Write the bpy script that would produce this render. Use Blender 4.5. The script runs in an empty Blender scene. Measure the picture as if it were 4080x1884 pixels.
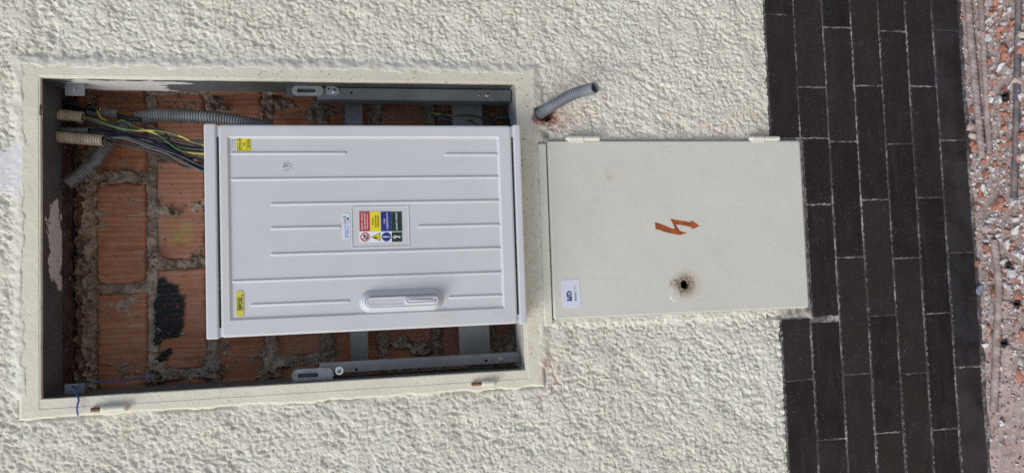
import bpy, bmesh, math, random
import numpy as np
from mathutils import Vector, Matrix
from mathutils.geometry import tessellate_polygon

random.seed(7)
rng = np.random.default_rng(7)
scene = bpy.context.scene
COL = scene.collection

# ------------------------------------------------------------------ camera
CAM_Y, CAM_Z, F = -1.45, 1.375, 2850.0
R = np.array([[-0.03450170266925626, 0.9981865304727607, -0.04932831738134394],
              [-0.18140396252460847, -0.054792649729557594, -0.9818810355210983],
              [-0.9828032533998311, -0.024928215306483047, 0.18296543167587956]])
cam_d = bpy.data.cameras.new("camera")
cam = bpy.data.objects.new("camera", cam_d)
COL.objects.link(cam)
cam_d.sensor_width = 36.0
cam_d.lens = F / 4080 * 36
cam_d.clip_start = 0.05
cam_d.clip_end = 200
mw = Matrix([list(R[0]) + [0], list(R[1]) + [CAM_Y], list(R[2]) + [CAM_Z], [0, 0, 0, 1]])
cam.matrix_world = mw
scene.camera = cam

# ------------------------------------------------------------------ light
SUN_EL, SUN_AZ = math.radians(42), math.radians(-128)   # azimuth measured from +Y towards +X
world = bpy.data.worlds.new("World")
scene.world = world
world.use_nodes = True
nt = world.node_tree
bg = nt.nodes["Background"]
sky = nt.nodes.new("ShaderNodeTexSky")
sky.sky_type = 'NISHITA'
sky.sun_disc = False
sky.sun_elevation = SUN_EL
sky.sun_rotation = SUN_AZ
sky.air_density = 1.0
sky.dust_density = 1.2
sky.ozone_density = 2.0
nt.links.new(sky.outputs[0], bg.inputs[0])
bg.inputs[1].default_value = 0.115
sun_d = bpy.data.lights.new("sun", 'SUN')
sun_d.energy = 1.9
sun_d.angle = math.radians(38)
sun_d.color = (1.0, 0.975, 0.93)
sun = bpy.data.objects.new("sun", sun_d)
COL.objects.link(sun)
sdir = Vector((math.cos(SUN_EL) * math.sin(SUN_AZ), math.cos(SUN_EL) * math.cos(SUN_AZ), math.sin(SUN_EL)))
sun.rotation_euler = sdir.to_track_quat('Z', 'Y').to_euler()
sun.location = sdir * 6
vs = scene.view_settings
vs.view_transform = 'Standard'
vs.look = 'None'
vs.gamma = 1
vs.exposure = 0.30
scene.cycles.use_denoising = False
scene.cycles.max_bounces = 8

# ------------------------------------------------------------------ picture -> place
KQ = 4080 / 2576
def ray(sx, sy):
    return R @ np.array([(sx - 2040) / F, -(sy - 942) / F, -1.0])
def S(sx, sy, y=0.0):
    d = ray(sx, sy)
    t = (y - CAM_Y) / d[1]
    return Vector((d[0] * t, y, CAM_Z + d[2] * t))
def Q(qx, qy, y=0.0):
    return S(qx * KQ, qy * KQ, y)
def G(sx, sy, z=0.0):
    d = ray(sx, sy)
    t = (z - CAM_Z) / d[2]
    return Vector((d[0] * t, CAM_Y + d[1] * t, z))

# ------------------------------------------------------------------ noise
def _h(ix, iy, s):
    n = (ix.astype(np.int64) * 374761393 + iy.astype(np.int64) * 668265263 + s * 982451653) & 0xffffffff
    n = ((n ^ (n >> 13)) * 1274126177) & 0xffffffff
    return ((n ^ (n >> 16)) & 0xffffffff).astype(np.float64) / 4294967295.0
def perlin(x, y, s=0):
    x0 = np.floor(x); y0 = np.floor(y)
    fx = x - x0; fy = y - y0
    u = fx**3 * (fx * (fx * 6 - 15) + 10); v = fy**3 * (fy * (fy * 6 - 15) + 10)
    def g(ax, ay):
        a = _h(x0 + ax, y0 + ay, s) * 2 * np.pi
        return np.cos(a) * (fx - ax) + np.sin(a) * (fy - ay)
    a = g(0, 0) * (1 - u) + g(1, 0) * u
    b = g(0, 1) * (1 - u) + g(1, 1) * u
    return (a * (1 - v) + b * v) * 1.5
def fbm(x, y, s=0, o=4):
    r = 0; a = 1; t = 0
    for k in range(o):
        r = r + a * perlin(x * 2**k, y * 2**k, s + k * 17); t += a; a *= .5
    return r / t
def sstep(a, b, x):
    t = np.clip((x - a) / (b - a), 0, 1)
    return t * t * (3 - 2 * t)
def _hs(ix, s):
    n = (ix * 374761393 + s * 982451653) & 0xffffffff
    n = ((n ^ (n >> 13)) * 1274126177) & 0xffffffff
    return (n ^ (n >> 16)) / 2147483647.5 - 1.0
def nz(v, s=0, k=1.0):
    v *= k
    i = math.floor(v); f = v - i; u = f * f * (3 - 2 * f)
    return .8 * (_hs(i, s) * (1 - u) + _hs(i + 1, s) * u)

# ------------------------------------------------------------------ object helpers
WLOC = {}
def tag(o, label=None, cat=None, group=None, kind=None):
    if label: o["label"] = label
    if cat: o["category"] = cat
    if group: o["group"] = group
    if kind: o["kind"] = kind
    return o
def thing(name, loc, label, cat, group=None):
    o = bpy.data.objects.new(name, None)
    o.empty_display_size = .05
    COL.objects.link(o)
    o.location = loc
    WLOC[o.name] = Vector(loc)
    return tag(o, label, cat, group)
def link(name, me, mat, parent, c):
    o = bpy.data.objects.new(name, me)
    COL.objects.link(o)
    if mat is not None and not me.materials:
        for m in (mat if isinstance(mat, (list, tuple)) else [mat]): me.materials.append(m)
    WLOC[o.name] = Vector(c)
    if parent is not None:
        o.parent = parent
        o.location = Vector(c) - WLOC[parent.name]
    else:
        o.location = c
    return o
def mk(name, verts, faces, mat, parent=None, smooth=False, fix=True, origin=None):
    V = np.array([tuple(v) for v in verts], float)
    c = V.mean(0) if origin is None else np.array(origin, float)
    if origin is None and parent is None:
        c = np.array([(V[:, 0].min() + V[:, 0].max()) / 2, (V[:, 1].min() + V[:, 1].max()) / 2, V[:, 2].min()])
    me = bpy.data.meshes.new(name)
    me.from_pydata((V - c).tolist(), [], faces)
    if fix:
        bm = bmesh.new(); bm.from_mesh(me)
        bmesh.ops.recalc_face_normals(bm, faces=bm.faces)
        bm.to_mesh(me); bm.free()
    if smooth:
        me.polygons.foreach_set("use_smooth", [True] * len(me.polygons))
    me.update()
    return link(name, me, mat, parent, c)
def grid_mesh(name, P, keep, mat, parent, attr=None, smooth=True):
    """P: (n,m,3) world points; keep: (n-1,m-1) mask"""
    n, m, _ = P.shape
    idx = np.arange(n * m).reshape(n, m)
    q = np.stack([idx[:-1, :-1], idx[1:, :-1], idx[1:, 1:], idx[:-1, 1:]], -1)[keep]
    used = np.unique(q)
    remap = -np.ones(n * m, int); remap[used] = np.arange(len(used))
    V = P.reshape(-1, 3)[used]
    c = V.mean(0)
    q = remap[q]
    me = bpy.data.meshes.new(name)
    me.vertices.add(len(V)); me.vertices.foreach_set("co", (V - c).astype(np.float32).ravel())
    me.loops.add(q.size); me.loops.foreach_set("vertex_index", q.astype(np.int32).ravel())
    me.polygons.add(len(q))
    me.polygons.foreach_set("loop_start", np.arange(0, q.size, 4, dtype=np.int32))
    me.polygons.foreach_set("loop_total", np.full(len(q), 4, np.int32))
    me.polygons.foreach_set("use_smooth", np.full(len(q), smooth))
    me.update(calc_edges=True)
    for k, a in (attr or {}).items():
        at = me.attributes.new(k, 'FLOAT', 'POINT')
        at.data.foreach_set("value", a.reshape(-1)[used].astype(np.float32))
    return link(name, me, mat, parent, c)
def box(name, x0, x1, y0, y1, z0, z1, mat, parent=None, bev=.001, seg=2):
    bm = bmesh.new()
    bmesh.ops.create_cube(bm, size=1)
    c = Vector(((x0 + x1) / 2, (y0 + y1) / 2, (z0 + z1) / 2))
    for v in bm.verts:
        v.co = Vector((v.co.x * abs(x1 - x0), v.co.y * abs(y1 - y0), v.co.z * abs(z1 - z0)))
    if bev > 0:
        bmesh.ops.bevel(bm, geom=bm.edges[:], offset=bev, segments=seg, affect='EDGES', profile=.5)
    me = bpy.data.meshes.new(name); bm.to_mesh(me); bm.free()
    if parent is None:
        for v in me.vertices: v.co.z += (z1 - z0) / 2
        c.z = z0
    return link(name, me, mat, parent, c)
def rr(x0, x1, z0, z1, r=0.0, n=5):
    x0, x1 = min(x0, x1), max(x0, x1); z0, z1 = min(z0, z1), max(z0, z1)
    r = max(min(r, (x1 - x0) / 2 - 1e-6, (z1 - z0) / 2 - 1e-6), 1e-5)
    p = []
    for cx, cz, a0 in ((x1 - r, z1 - r, 0), (x0 + r, z1 - r, 90), (x0 + r, z0 + r, 180), (x1 - r, z0 + r, 270)):
        for k in range(n + 1):
            a = math.radians(a0 + 90 * k / n)
            p.append((cx + r * math.cos(a), cz + r * math.sin(a)))
    return p
def loft(name, loops, mat, parent=None, cap0=False, cap1=True, smooth=False):
    """loops: [(2D points, y)], joined in turn; cap0 / cap1 close first / last"""
    n = len(loops[0][0]); V = []; Fc = []
    for pts, y in loops:
        for q in pts: V.append((q[0], y, q[1]) if not callable(y) else (q[0], y(q), q[1]))
    for k in range(len(loops) - 1):
        for i in range(n):
            j = (i + 1) % n
            Fc.append((k * n + i, k * n + j, (k + 1) * n + j, (k + 1) * n + i))
    if cap0: Fc.append(tuple(range(n)))
    if cap1: Fc.append(tuple(range((len(loops) - 1) * n, len(loops) * n)))
    return mk(name, V, Fc, mat, parent, smooth)
def poly(name, pts, y, mat, parent=None, thick=0.0):
    """flat print: 2D (x,z) outline at depth y"""
    t = tessellate_polygon([[Vector((a, b, 0)) for a, b in pts]])
    V = [(a, y, b) for a, b in pts]
    Fc = []
    for f in t:
        a, b, c = [Vector((V[i][0], V[i][2])) for i in f]
        s = (b.x - a.x) * (c.y - a.y) - (b.y - a.y) * (c.x - a.x)
        Fc.append(tuple(f) if s > 0 else tuple(reversed(f)))
    if thick:
        n = len(V)
        V += [(a, y + thick, b) for a, b in pts]
        Fc += [tuple(i + n for i in reversed(f)) for f in Fc]
        Fc += [(i, (i + 1) % n, (i + 1) % n + n, i + n) for i in range(n)]
        return mk(name, V, Fc, mat, parent)
    return mk(name, V, Fc, mat, parent, fix=False)
def circ(cx, cz, r, n=24, a0=0, a1=360):
    return [(cx + r * math.cos(math.radians(a0 + (a1 - a0) * k / n)), cz + r * math.sin(math.radians(a0 + (a1 - a0) * k / n))) for k in range(n)]
def spline(P, step):
    P = [np.array(tuple(p), float) for p in P]
    P = [2 * P[0] - P[1]] + P + [2 * P[-1] - P[-2]]
    out = []
    for i in range(1, len(P) - 2):
        a, b, c, d = P[i - 1:i + 3]
        for t in np.linspace(0, 1, 24, endpoint=False):
            out.append(.5 * (2 * b + (c - a) * t + (2 * a - 5 * b + 4 * c - d) * t * t + (3 * b - a - 3 * c + d) * t**3))
    out.append(P[-2])
    out = np.array(out)
    L = np.r_[0, np.cumsum(np.linalg.norm(np.diff(out, axis=0), axis=1))]
    n = max(3, int(L[-1] / step) + 1)
    s = np.linspace(0, L[-1], n)
    return np.stack([np.interp(s, L, out[:, k]) for k in range(3)], 1), s
def tube(name, P, r, mat, parent=None, seg=10, step=.004, radii=None, cap=True, inner=None, twist=None):
    """tube along P; radii(s) gives the radius; inner = hollow depth left open at the last end"""
    C, s = spline(P, step)
    n = len(C)
    T = np.gradient(C, axis=0); T /= np.linalg.norm(T, axis=1)[:, None]
    u = np.cross(T[0], [0.3, 0.1, 0.9]); u /= np.linalg.norm(u)
    V = []; Fc = []
    U = []
    for i in range(n):
        u = u - T[i] * (u @ T[i]); u /= np.linalg.norm(u)
        U.append((u.copy(), np.cross(T[i], u)))
    for i in range(n):
        for k in range(seg):
            a = 2 * math.pi * k / seg
            rad = radii(s[i], a) if radii else r
            V.append(C[i] + rad * (math.cos(a) * U[i][0] + math.sin(a) * U[i][1]))
    for i in range(n - 1):
        for k in range(seg):
            j = (k + 1) % seg
            Fc.append((i * seg + k, i * seg + j, (i + 1) * seg + j, (i + 1) * seg + k))
    if inner:
        ri, depth = inner
        m = max(2, int(depth / step))
        base = (n - 1) * seg
        for q in range(m):
            i = n - 1 - q
            o0 = len(V)
            for k in range(seg):
                a = 2 * math.pi * k / seg
                V.append(C[i] + ri * (math.cos(a) * U[i][0] + math.sin(a) * U[i][1]))
            for k in range(seg):
                j = (k + 1) % seg
                Fc.append((base + k, base + j, o0 + j, o0 + k))
            base = o0
        Fc.append(tuple(range(base, base + seg)))
    elif cap:
        Fc.append(tuple(range((n - 1) * seg, n * seg)))
    if cap: Fc.append(tuple(range(seg)))
    return mk(name, V, Fc, mat, parent, smooth=True)
def corr(R0, depth, period):
    def f(s, a):
        t = (s / period) % 1
        return R0 - depth * (0 if t < .50 else (1 if .60 < t < .90 else .5))
    return f
def text(name, s, x0, x1, z0, z1, y, mat, parent, bold=0.0):
    cu = bpy.data.curves.new("tmp", 'FONT'); cu.body = s; cu.resolution_u = 3; cu.offset = bold
    ob = bpy.data.objects.new("tmp", cu); COL.objects.link(ob)
    dg = bpy.context.evaluated_depsgraph_get()
    me = bpy.data.meshes.new_from_object(ob.evaluated_get(dg))
    V = np.array([v.co[:] for v in me.vertices]); Fc = [tuple(p.vertices) for p in me.polygons]
    bpy.data.objects.remove(ob); bpy.data.curves.remove(cu); bpy.data.meshes.remove(me)
    lo = V.min(0); hi = V.max(0)
    X = x0 + (V[:, 0] - lo[0]) / (hi[0] - lo[0]) * (x1 - x0)
    Z = z0 + (V[:, 1] - lo[1]) / (hi[1] - lo[1]) * (z1 - z0)
    return mk(name, np.stack([X, np.full(len(X), y), Z], 1), Fc, mat, parent, fix=False)

# ------------------------------------------------------------------ materials
MATS = {}
class NT:
    def __init__(s, name):
        m = bpy.data.materials.new(name); m.use_nodes = True
        s.m = m; s.t = m.node_tree; s.b = s.t.nodes["Principled BSDF"]
        s.geo = s.t.nodes.new("ShaderNodeNewGeometry")
        MATS[name] = m
    def n(s, t, **k):
        o = s.t.nodes.new(t)
        for a, v in k.items(): setattr(o, a, v)
        return o
    def L(s, a, b): s.t.links.new(a, b)
    def pos(s, scale=(1, 1, 1), off=(0, 0, 0)):
        mp = s.n("ShaderNodeMapping"); mp.inputs[3].default_value = scale; mp.inputs[1].default_value = off
        s.L(s.geo.outputs["Position"], mp.inputs[0]); return mp.outputs[0]
    def noise(s, scale, detail=4, rough=.55, vec=None, dist=0):
        o = s.n("ShaderNodeTexNoise"); o.inputs["Scale"].default_value = scale
        o.inputs["Detail"].default_value = detail; o.inputs["Roughness"].default_value = rough; o.inputs["Distortion"].default_value = dist
        s.L(vec if vec is not None else s.geo.outputs["Position"], o.inputs["Vector"]); return o.outputs[0]
    def voro(s, scale, vec=None, out="Distance", feature='F1'):
        o = s.n("ShaderNodeTexVoronoi"); o.feature = feature; o.inputs["Scale"].default_value = scale
        s.L(vec if vec is not None else s.geo.outputs["Position"], o.inputs["Vector"]); return o.outputs[out]
    def ramp(s, v, a, b, lo=0.0, hi=1.0):
        o = s.n("ShaderNodeMapRange"); o.interpolation_type = 'SMOOTHSTEP'
        o.inputs[1].default_value = a; o.inputs[2].default_value = b; o.inputs[3].default_value = lo; o.inputs[4].default_value = hi
        s.L(v, o.inputs[0]); return o.outputs[0]
    def math(s, op, a, b=None):
        o = s.n("ShaderNodeMath", operation=op)
        for i, v in enumerate((a, b)):
            if v is None: continue
            if isinstance(v, (int, float)): o.inputs[i].default_value = v
            else: s.L(v, o.inputs[i])
        return o.outputs[0]
    def mix(s, f, a, b):
        o = s.n("ShaderNodeMix", data_type='RGBA')
        for sock, v in ((o.inputs[0], f), (o.inputs[6], a), (o.inputs[7], b)):
            if isinstance(v, tuple): sock.default_value = v + (1,) if len(v) == 3 else v
            elif isinstance(v, (int, float)): sock.default_value = v
            else: s.L(v, sock)
        return o.outputs[2]
    def near(s, p, r0, r1):
        d = s.n("ShaderNodeVectorMath", operation='DISTANCE'); d.inputs[1].default_value = tuple(p)
        s.L(s.geo.outputs["Position"], d.inputs[0])
        return s.ramp(d.outputs["Value"], r0, r1, 1, 0)
    def attr(s, name):
        o = s.n("ShaderNodeAttribute"); o.attribute_name = name; return o.outputs["Fac"]
    def rnd(s):
        return s.n("ShaderNodeObjectInfo").outputs["Random"]
    def col(s, v):
        if isinstance(v, tuple): s.b.inputs["Base Color"].default_value = v + (1,)
        else: s.L(v, s.b.inputs["Base Color"])
    def rough(s, v):
        if isinstance(v, (int, float)): s.b.inputs["Roughness"].default_value = v
        else: s.L(v, s.b.inputs["Roughness"])
    def bump(s, h, dist, strength=1.0):
        o = s.n("ShaderNodeBump"); o.inputs["Distance"].default_value = dist; o.inputs["Strength"].default_value = strength
        s.L(h, o.inputs["Height"])
        pv = s.b.inputs["Normal"].links
        if pv: s.L(pv[0].from_socket, o.inputs["Normal"])
        s.L(o.outputs[0], s.b.inputs["Normal"])
def plain(name, c, rough=.5, var=.12, scale=40, bump=0.0, bscale=300, metal=0.0):
    k = NT(name)
    n = k.noise(scale, 5)
    k.col(k.mix(k.ramp(n, .3, .7), tuple(x * (1 - var) for x in c), tuple(min(1, x * (1 + var)) for x in c)))
    k.rough(k.ramp(k.noise(scale * 2.3, 3), .3, .7, max(0, rough - .08), min(1, rough + .08)))
    k.b.inputs["Metallic"].default_value = metal
    if bump: k.bump(k.noise(bscale, 3), bump)
    return k.m

# stucco
k = NT("stucco_paint")
c = k.mix(k.ramp(k.noise(3.0, 4), .35, .65), (.69, .667, .55), (.74, .722, .615))
c = k.mix(k.ramp(k.noise(60, 5), .5, .78, 0, .30), c, (.52, .49, .38))
dust = k.math('MULTIPLY', k.attr("dust"), k.ramp(k.noise(90, 4), .40, .66))
c = k.mix(dust, c, (.52, .27, .20))
c = k.mix(k.math('MULTIPLY', k.attr("patch"), k.ramp(k.noise(70, 4), .3, .5, .6, 1)), c, (.74, .73, .73))
c = k.mix(k.math('MULTIPLY', k.attr("brick"), k.ramp(k.noise(120, 4), .3, .55)), c, (.33, .12, .08))
c = k.mix(k.ramp(k.voro(55), .05, .015, 0, k.m and .55), c, (.16, .14, .11))
k.col(c); k.rough(.72)
c0 = k.noise(230, 5, .68, dist=.8)
k.bump(c0, .0022, .7)
STUCCO = k.m

def cream(name, c, rustp=None, rust=.0, rough=.46, lumps=.0011):
    k = NT(name)
    cc = k.mix(k.ramp(k.noise(9, 4), .3, .7), tuple(x * .95 for x in c), tuple(x * 1.04 for x in c))
    cc = k.mix(k.ramp(k.noise(45, 5), .55, .8, 0, .25), cc, (.50, .45, .34))
    if rust:
        sz = k.n("ShaderNodeSeparateXYZ"); k.L(k.geo.outputs["Position"], sz.inputs[0])
        zb_ = S(2070, 900).z
        big = k.math('MAXIMUM', k.ramp(k.noise(7, 3), .47, .62), k.math('MULTIPLY', k.ramp(sz.outputs[2], zb_ + .004, zb_ - .004), k.ramp(sz.outputs[2], zb_ - .045, zb_ - .02)))
        sp = k.math('MULTIPLY', k.ramp(k.noise(210, 2), .655, .71), big)
        cc = k.mix(k.math('MULTIPLY', k.ramp(k.noise(45, 4), .55, .8, 0, .5), big), cc, (.47, .36, .20))
        cc = k.mix(sp, cc, (.20, .075, .025))
    k.col(cc); k.rough(rough)
    k.bump(k.noise(70, 5, .6), lumps * 2, .6)
    k.bump(k.noise(330, 3), lumps * .5, .5)
    return k.m
FRAME = cream("frame_cream_paint", (.70, .67, .54), rust=1)
FRAMEP = cream("hinge_cream_paint", (.69, .68, .57), rust=0, lumps=.0007)

# grey steel with leftover pale paint
k = NT("grey_steel_paint")
c = k.mix(k.ramp(k.noise(14, 4), .3, .7), (.125, .132, .142), (.175, .183, .193))
c = k.mix(k.ramp(k.noise(160, 4), .66, .73), c, (.30, .29, .27))
k.col(c); k.rough(.5); k.bump(k.noise(240, 3), .0004, .5)
STEEL = k.m
k = NT("reveal_grey_paint")
c = k.mix(k.ramp(k.noise(11, 4), .3, .7), (.062, .064, .067), (.095, .099, .107))
n = k.noise(30, 6, .65, vec=k.pos((1, 1, .35)))
def ell(p, rx, ry, rz):
    d = k.n("ShaderNodeVectorMath", operation='DISTANCE'); d.inputs[1].default_value = (p[0] / rx, p[1] / ry, p[2] / rz)
    k.L(k.pos((1 / rx, 1 / ry, 1 / rz)), d.inputs[0])
    return k.math('ADD', d.outputs["Value"], k.math('MULTIPLY', k.math('SUBTRACT', n, .5), 3.0))
P1 = S(505, 345, .05); P2 = S(228, 985, .06); P3 = S(640, 332, .022)
m1 = k.ramp(ell(P1, .02, .045, .085), .95, 1.0, 1, 0)
m2 = k.ramp(ell(P2, .085, .036, .02), .95, 1.0, 1, 0)
m3 = k.ramp(ell(P3, .02, .010, .05), .95, 1.0, 1, 0)
c = k.mix(k.math('MAXIMUM', k.math('MAXIMUM', m1, m2), m3), c, (.62, .61, .575))
c = k.mix(k.ramp(k.noise(150, 3), .68, .74), c, (.13, .07, .045))
sz = k.n("ShaderNodeSeparateXYZ"); k.L(k.geo.outputs["Position"], sz.inputs[0])
lowz = S(2050, 336).z * .5 + S(2093, 1463).z * .5 + .003
c = k.mix(k.ramp(k.math('ADD', sz.outputs[2], k.math('MULTIPLY', k.math('SUBTRACT', n, .5), .006)), lowz, lowz + .002, 1, 0), c, (.52, .50, .45))
k.col(c); k.rough(.55); k.bump(k.noise(120, 4), .0006, .5)
REVEAL = k.m

# cabinet plastics
def plastic(name, c, rough):
    k = NT(name)
    cc = k.mix(k.ramp(k.noise(5, 6, .65), .3, .7), tuple(x * .93 for x in c), c)
    cc = k.mix(k.ramp(k.noise(28, 6, .7, vec=k.pos((1.6, 1, .35))), .58, .80, 0, .30), cc, (.44, .42, .38))
    cc = k.mix(k.math('MULTIPLY', k.ramp(k.noise(420, 2), .70, .76), k.ramp(k.noise(6, 3), .52, .7)), cc, (.22, .22, .22))
    sm = k.math('MULTIPLY', k.near(Q(722, 418, -.058), .004, .013), k.ramp(k.noise(300, 3), .5, .6))
    cc = k.mix(sm, cc, (.12, .12, .13))
    k.col(cc); k.rough(k.ramp(k.noise(18, 5), .3, .7, rough - .08, rough + .12)); k.bump(k.noise(7, 2), .0012, .6); k.bump(k.noise(900, 2), .0001, .5)
    return k.m
CABW = plastic("cabinet_grey_white_plastic", (.60, .61, .615), .42)
HANDW = plastic("handle_white_plastic", (.58, .595, .615), .36)

# lower door
HOLE = S(2728, 1134, -.012)
k = NT("door_cream_paint")
c = k.mix(k.ramp(k.noise(4, 4), .3, .7), (.605, .60, .52), (.64, .635, .555))
c = k.mix(k.math('MULTIPLY', k.near(S(2425, 700, -.012), .005, .02), k.ramp(k.noise(160, 4), .42, .62, 0, .6)), c, (.45, .40, .24))
r1 = k.near(HOLE + Vector((.001, 0, -.004)), .008, .042)
st = k.math('MULTIPLY', r1, k.ramp(k.noise(240, 5, .7), .34, .60))
c = k.mix(k.math('MULTIPLY', st, .85), c, (.36, .24, .11))
r2 = k.near(HOLE, .011, .029)
c = k.mix(k.math('MULTIPLY', r2, k.ramp(k.noise(380, 5, .7), .42, .56)), c, (.075, .042, .022))
r3 = k.near(S(2684, 1128, -.012), .004, .016)
c = k.mix(k.math('MULTIPLY', r3, k.ramp(k.noise(200, 4), .40, .6, 0, .8)), c, (.30, .19, .15))
c = k.mix(k.math('MULTIPLY', k.ramp(k.noise(330, 2), .685, .715), k.ramp(k.noise(17, 2), .5, .62)), c, (.10, .09, .08))
c = k.mix(k.ramp(k.noise(13, 6, .7), .52, .78, 0, .18), c, (.47, .45, .37))
c = k.mix(k.math('MULTIPLY', k.ramp(k.noise(55, 3, vec=k.pos((1, 1, .12), (.3, .2, 0))), .66, .70, 0, .45), k.ramp(k.noise(9, 2), .55, .65, 0, .6)), c, (.42, .40, .34))
sc = k.math('ABSOLUTE', k.math('SUBTRACT', k.noise(16, 3, .5, dist=1.5), .5))
c = k.mix(k.math('MULTIPLY', k.ramp(sc, .004, .0015), k.ramp(k.noise(11, 2), .60, .66, 0, .6)), c, (.33, .31, .27))
k.col(c); k.rough(.40); k.bump(k.noise(9, 2), .004, .5); k.bump(k.noise(60, 4), .0009, .5); k.bump(k.noise(420, 2), .0002, .5)
DOORP = k.m
k = NT("orange_paint")
c = k.mix(k.ramp(k.noise(130, 5), .35, .65), (.44, .105, .02), (.27, .06, .015))
k.col(c); k.rough(.55); ORANGE = k.m

# masonry
k = NT("hollow_brick_clay")
n = k.noise(1.0, 4, .6, vec=k.pos((150, 30, 5)))
c = k.mix(k.ramp(n, .3, .72), (.25, .090, .040), (.47, .19, .088))
c = k.mix(k.ramp(k.rnd(), 0, 1, 0, .7), c, (.36, .165, .105))
c = k.mix(k.ramp(k.noise(12, 4), .5, .75, 0, .6), c, (.20, .075, .038))
c = k.mix(k.ramp(k.noise(32, 6, .7), .42, .72, 0, .55), c, (.35, .235, .17))
sm = k.math('MULTIPLY', k.ramp(k.noise(1.0, 5, .65, vec=k.pos((85, 30, 13))), .56, .66), k.ramp(k.noise(6, 3), .40, .56))
c = k.mix(k.math('MULTIPLY', sm, .75), c, (.40, .29, .19))
c = k.mix(k.math('MULTIPLY', k.near(S(715, 935, .165), .008, .045), k.ramp(k.noise(60, 4), .42, .62, 0, .75)), c, (.30, .26, .05))
c = k.mix(k.ramp(k.noise(70, 4), .66, .74, 0, .8), c, (.07, .028, .018))
k.col(c); k.rough(.8); k.bump(n, .0014, .5); k.bump(k.noise(260, 4), .0012, .6)
BRICK = k.m
k = NT("old_mortar")
c = k.mix(k.ramp(k.noise(45, 5), .3, .7), (.24, .19, .145), (.46, .385, .30))
c = k.mix(k.ramp(k.noise(8, 3), .45, .7, 0, .55), c, (.13, .085, .062))
k.col(c); k.rough(.9); k.bump(k.noise(210, 5, .65), .003, .8)
MORTAR = k.m
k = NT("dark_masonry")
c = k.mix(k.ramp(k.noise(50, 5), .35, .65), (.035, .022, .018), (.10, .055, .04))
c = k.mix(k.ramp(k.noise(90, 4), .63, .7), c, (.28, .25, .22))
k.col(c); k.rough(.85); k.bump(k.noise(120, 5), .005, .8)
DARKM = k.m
k = NT("bitumen")
k.col(k.mix(k.ramp(k.noise(170, 4), .58, .68), (.008, .008, .010), (.06, .035, .028))); k.rough(.55)
k.b.inputs['Specular IOR Level'].default_value = .25
k.bump(k.noise(1.0, 3, vec=k.pos((160, 30, 8))), .003, .8); BITUM = k.m

# clinker tiles
k = NT("clinker_tile_glaze")
c = k.mix(k.ramp(k.noise(22, 4, vec=k.pos((1, 1, 1.6))), .3, .7), (.0045, .0036, .0038), (.012, .0095, .0098))
c = k.mix(k.ramp(k.rnd(), 0, 1, 0, .8), c, (.024, .017, .016))
c = k.mix(k.ramp(k.noise(1.0, 4, .6, vec=k.pos((6, 1, 60))), .5, .75, 0, .6), c, (.032, .026, .026))
c = k.mix(k.math('MULTIPLY', k.ramp(k.noise(130, 4, .7), .45, .75, 0, .5), k.ramp(k.noise(7, 4), .42, .62)), c, (.05, .047, .05))
sp = k.math('MULTIPLY', k.ramp(k.voro(170), .2, .1), k.ramp(k.noise(75, 2), .50, .58))
c = k.mix(k.math('MULTIPLY', sp, k.ramp(k.noise(40, 2), .4, .7, .1, .8)), c, (.26, .245, .24))
w = k.noise(48, 3, .5, dist=2.0)
ln = k.math('MULTIPLY', k.ramp(k.math('ABSOLUTE', k.math('SUBTRACT', w, .5)), .006, .002), k.ramp(k.noise(30, 2), .6, .68))
c = k.mix(k.math('MULTIPLY', ln, .5), c, (.22, .2, .2))
c = k.mix(k.math('MULTIPLY', k.attr("low"), k.ramp(k.noise(16, 5), .3, .65, .1, .5)), c, (.055, .052, .058))
k.col(c); k.rough(k.ramp(k.noise(10, 5), .3, .7, .20, .55)); k.bump(k.noise(16, 3), .0016, .5); k.bump(k.noise(150, 4), .0006, .5)
k.b.inputs["Specular IOR Level"].default_value = .42
TILE = k.m
k = NT("grout")
c = k.mix(k.ramp(k.noise(120, 5), .35, .65), (.11, .097, .093), (.50, .45, .42))
c = k.mix(k.ramp(k.noise(9, 3), .40, .66, .92, 0), c, (.05, .044, .043))
k.col(c); k.rough(.9); k.bump(k.noise(300, 4), .002, .8); GROUT = k.m
k = NT("patch_mortar")
c = k.mix(k.ramp(k.noise(60, 5), .35, .65), (.22, .19, .16), (.50, .46, .40))
c = k.mix(k.ramp(k.noise(25, 4), .6, .7), c, (.42, .24, .17))
k.col(c); k.rough(.9); k.bump(k.noise(160, 5), .004, .8); PATCH = k.m

CONDUIT = plain("grey_corrugated_plastic", (.20, .21, .225), .5, .15, 30)
CONDARK = plain("dusty_dark_corrugated_plastic", (.17, .17, .172), .5, .25, 60)
CONBEIGE = plain("beige_corrugated_plastic", (.37, .33, .24), .5, .2, 60)
BLACKW = plain("black_wire_sheath", (.018, .019, .022), .35, .2)
GREYW = plain("dusty_grey_wire_sheath", (.06, .06, .063), .4, .3, 90)
BROWNW = plain("brown_wire_sheath", (.055, .030, .020), .4, .2)
BLUEW = plain("blue_wire_sheath", (.055, .11, .30), .4, .15)
DBLUEW = plain("dark_blue_wire_sheath", (.025, .04, .12), .4, .15)
k = NT("green_yellow_wire_sheath")
wv = k.noise(30, 2, vec=k.pos((1, 1, .5)))
k.col(k.mix(k.ramp(wv, .47, .53), (.05, .12, .035), (.46, .41, .07))); k.rough(.4); GYW = k.m
ZINC = plain("zinc_screw", (.62, .64, .66), .28, .08, metal=1.0)
OLDZ = plain("dull_screw", (.30, .29, .27), .5, .2, metal=.6)
BRKT = plain("bare_galvanised_steel", (.31, .32, .325), .42, .2, 60, metal=.35)
RUSTY = plain("rusty_pin_steel", (.20, .075, .028), .7, .35, 120, bump=.0006)
BLACK = plain("dark_void", (.004, .004, .004), .9, .1)
COPPER = plain("copper_end", (.55, .25, .14), .35, .2, metal=1.0)
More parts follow.
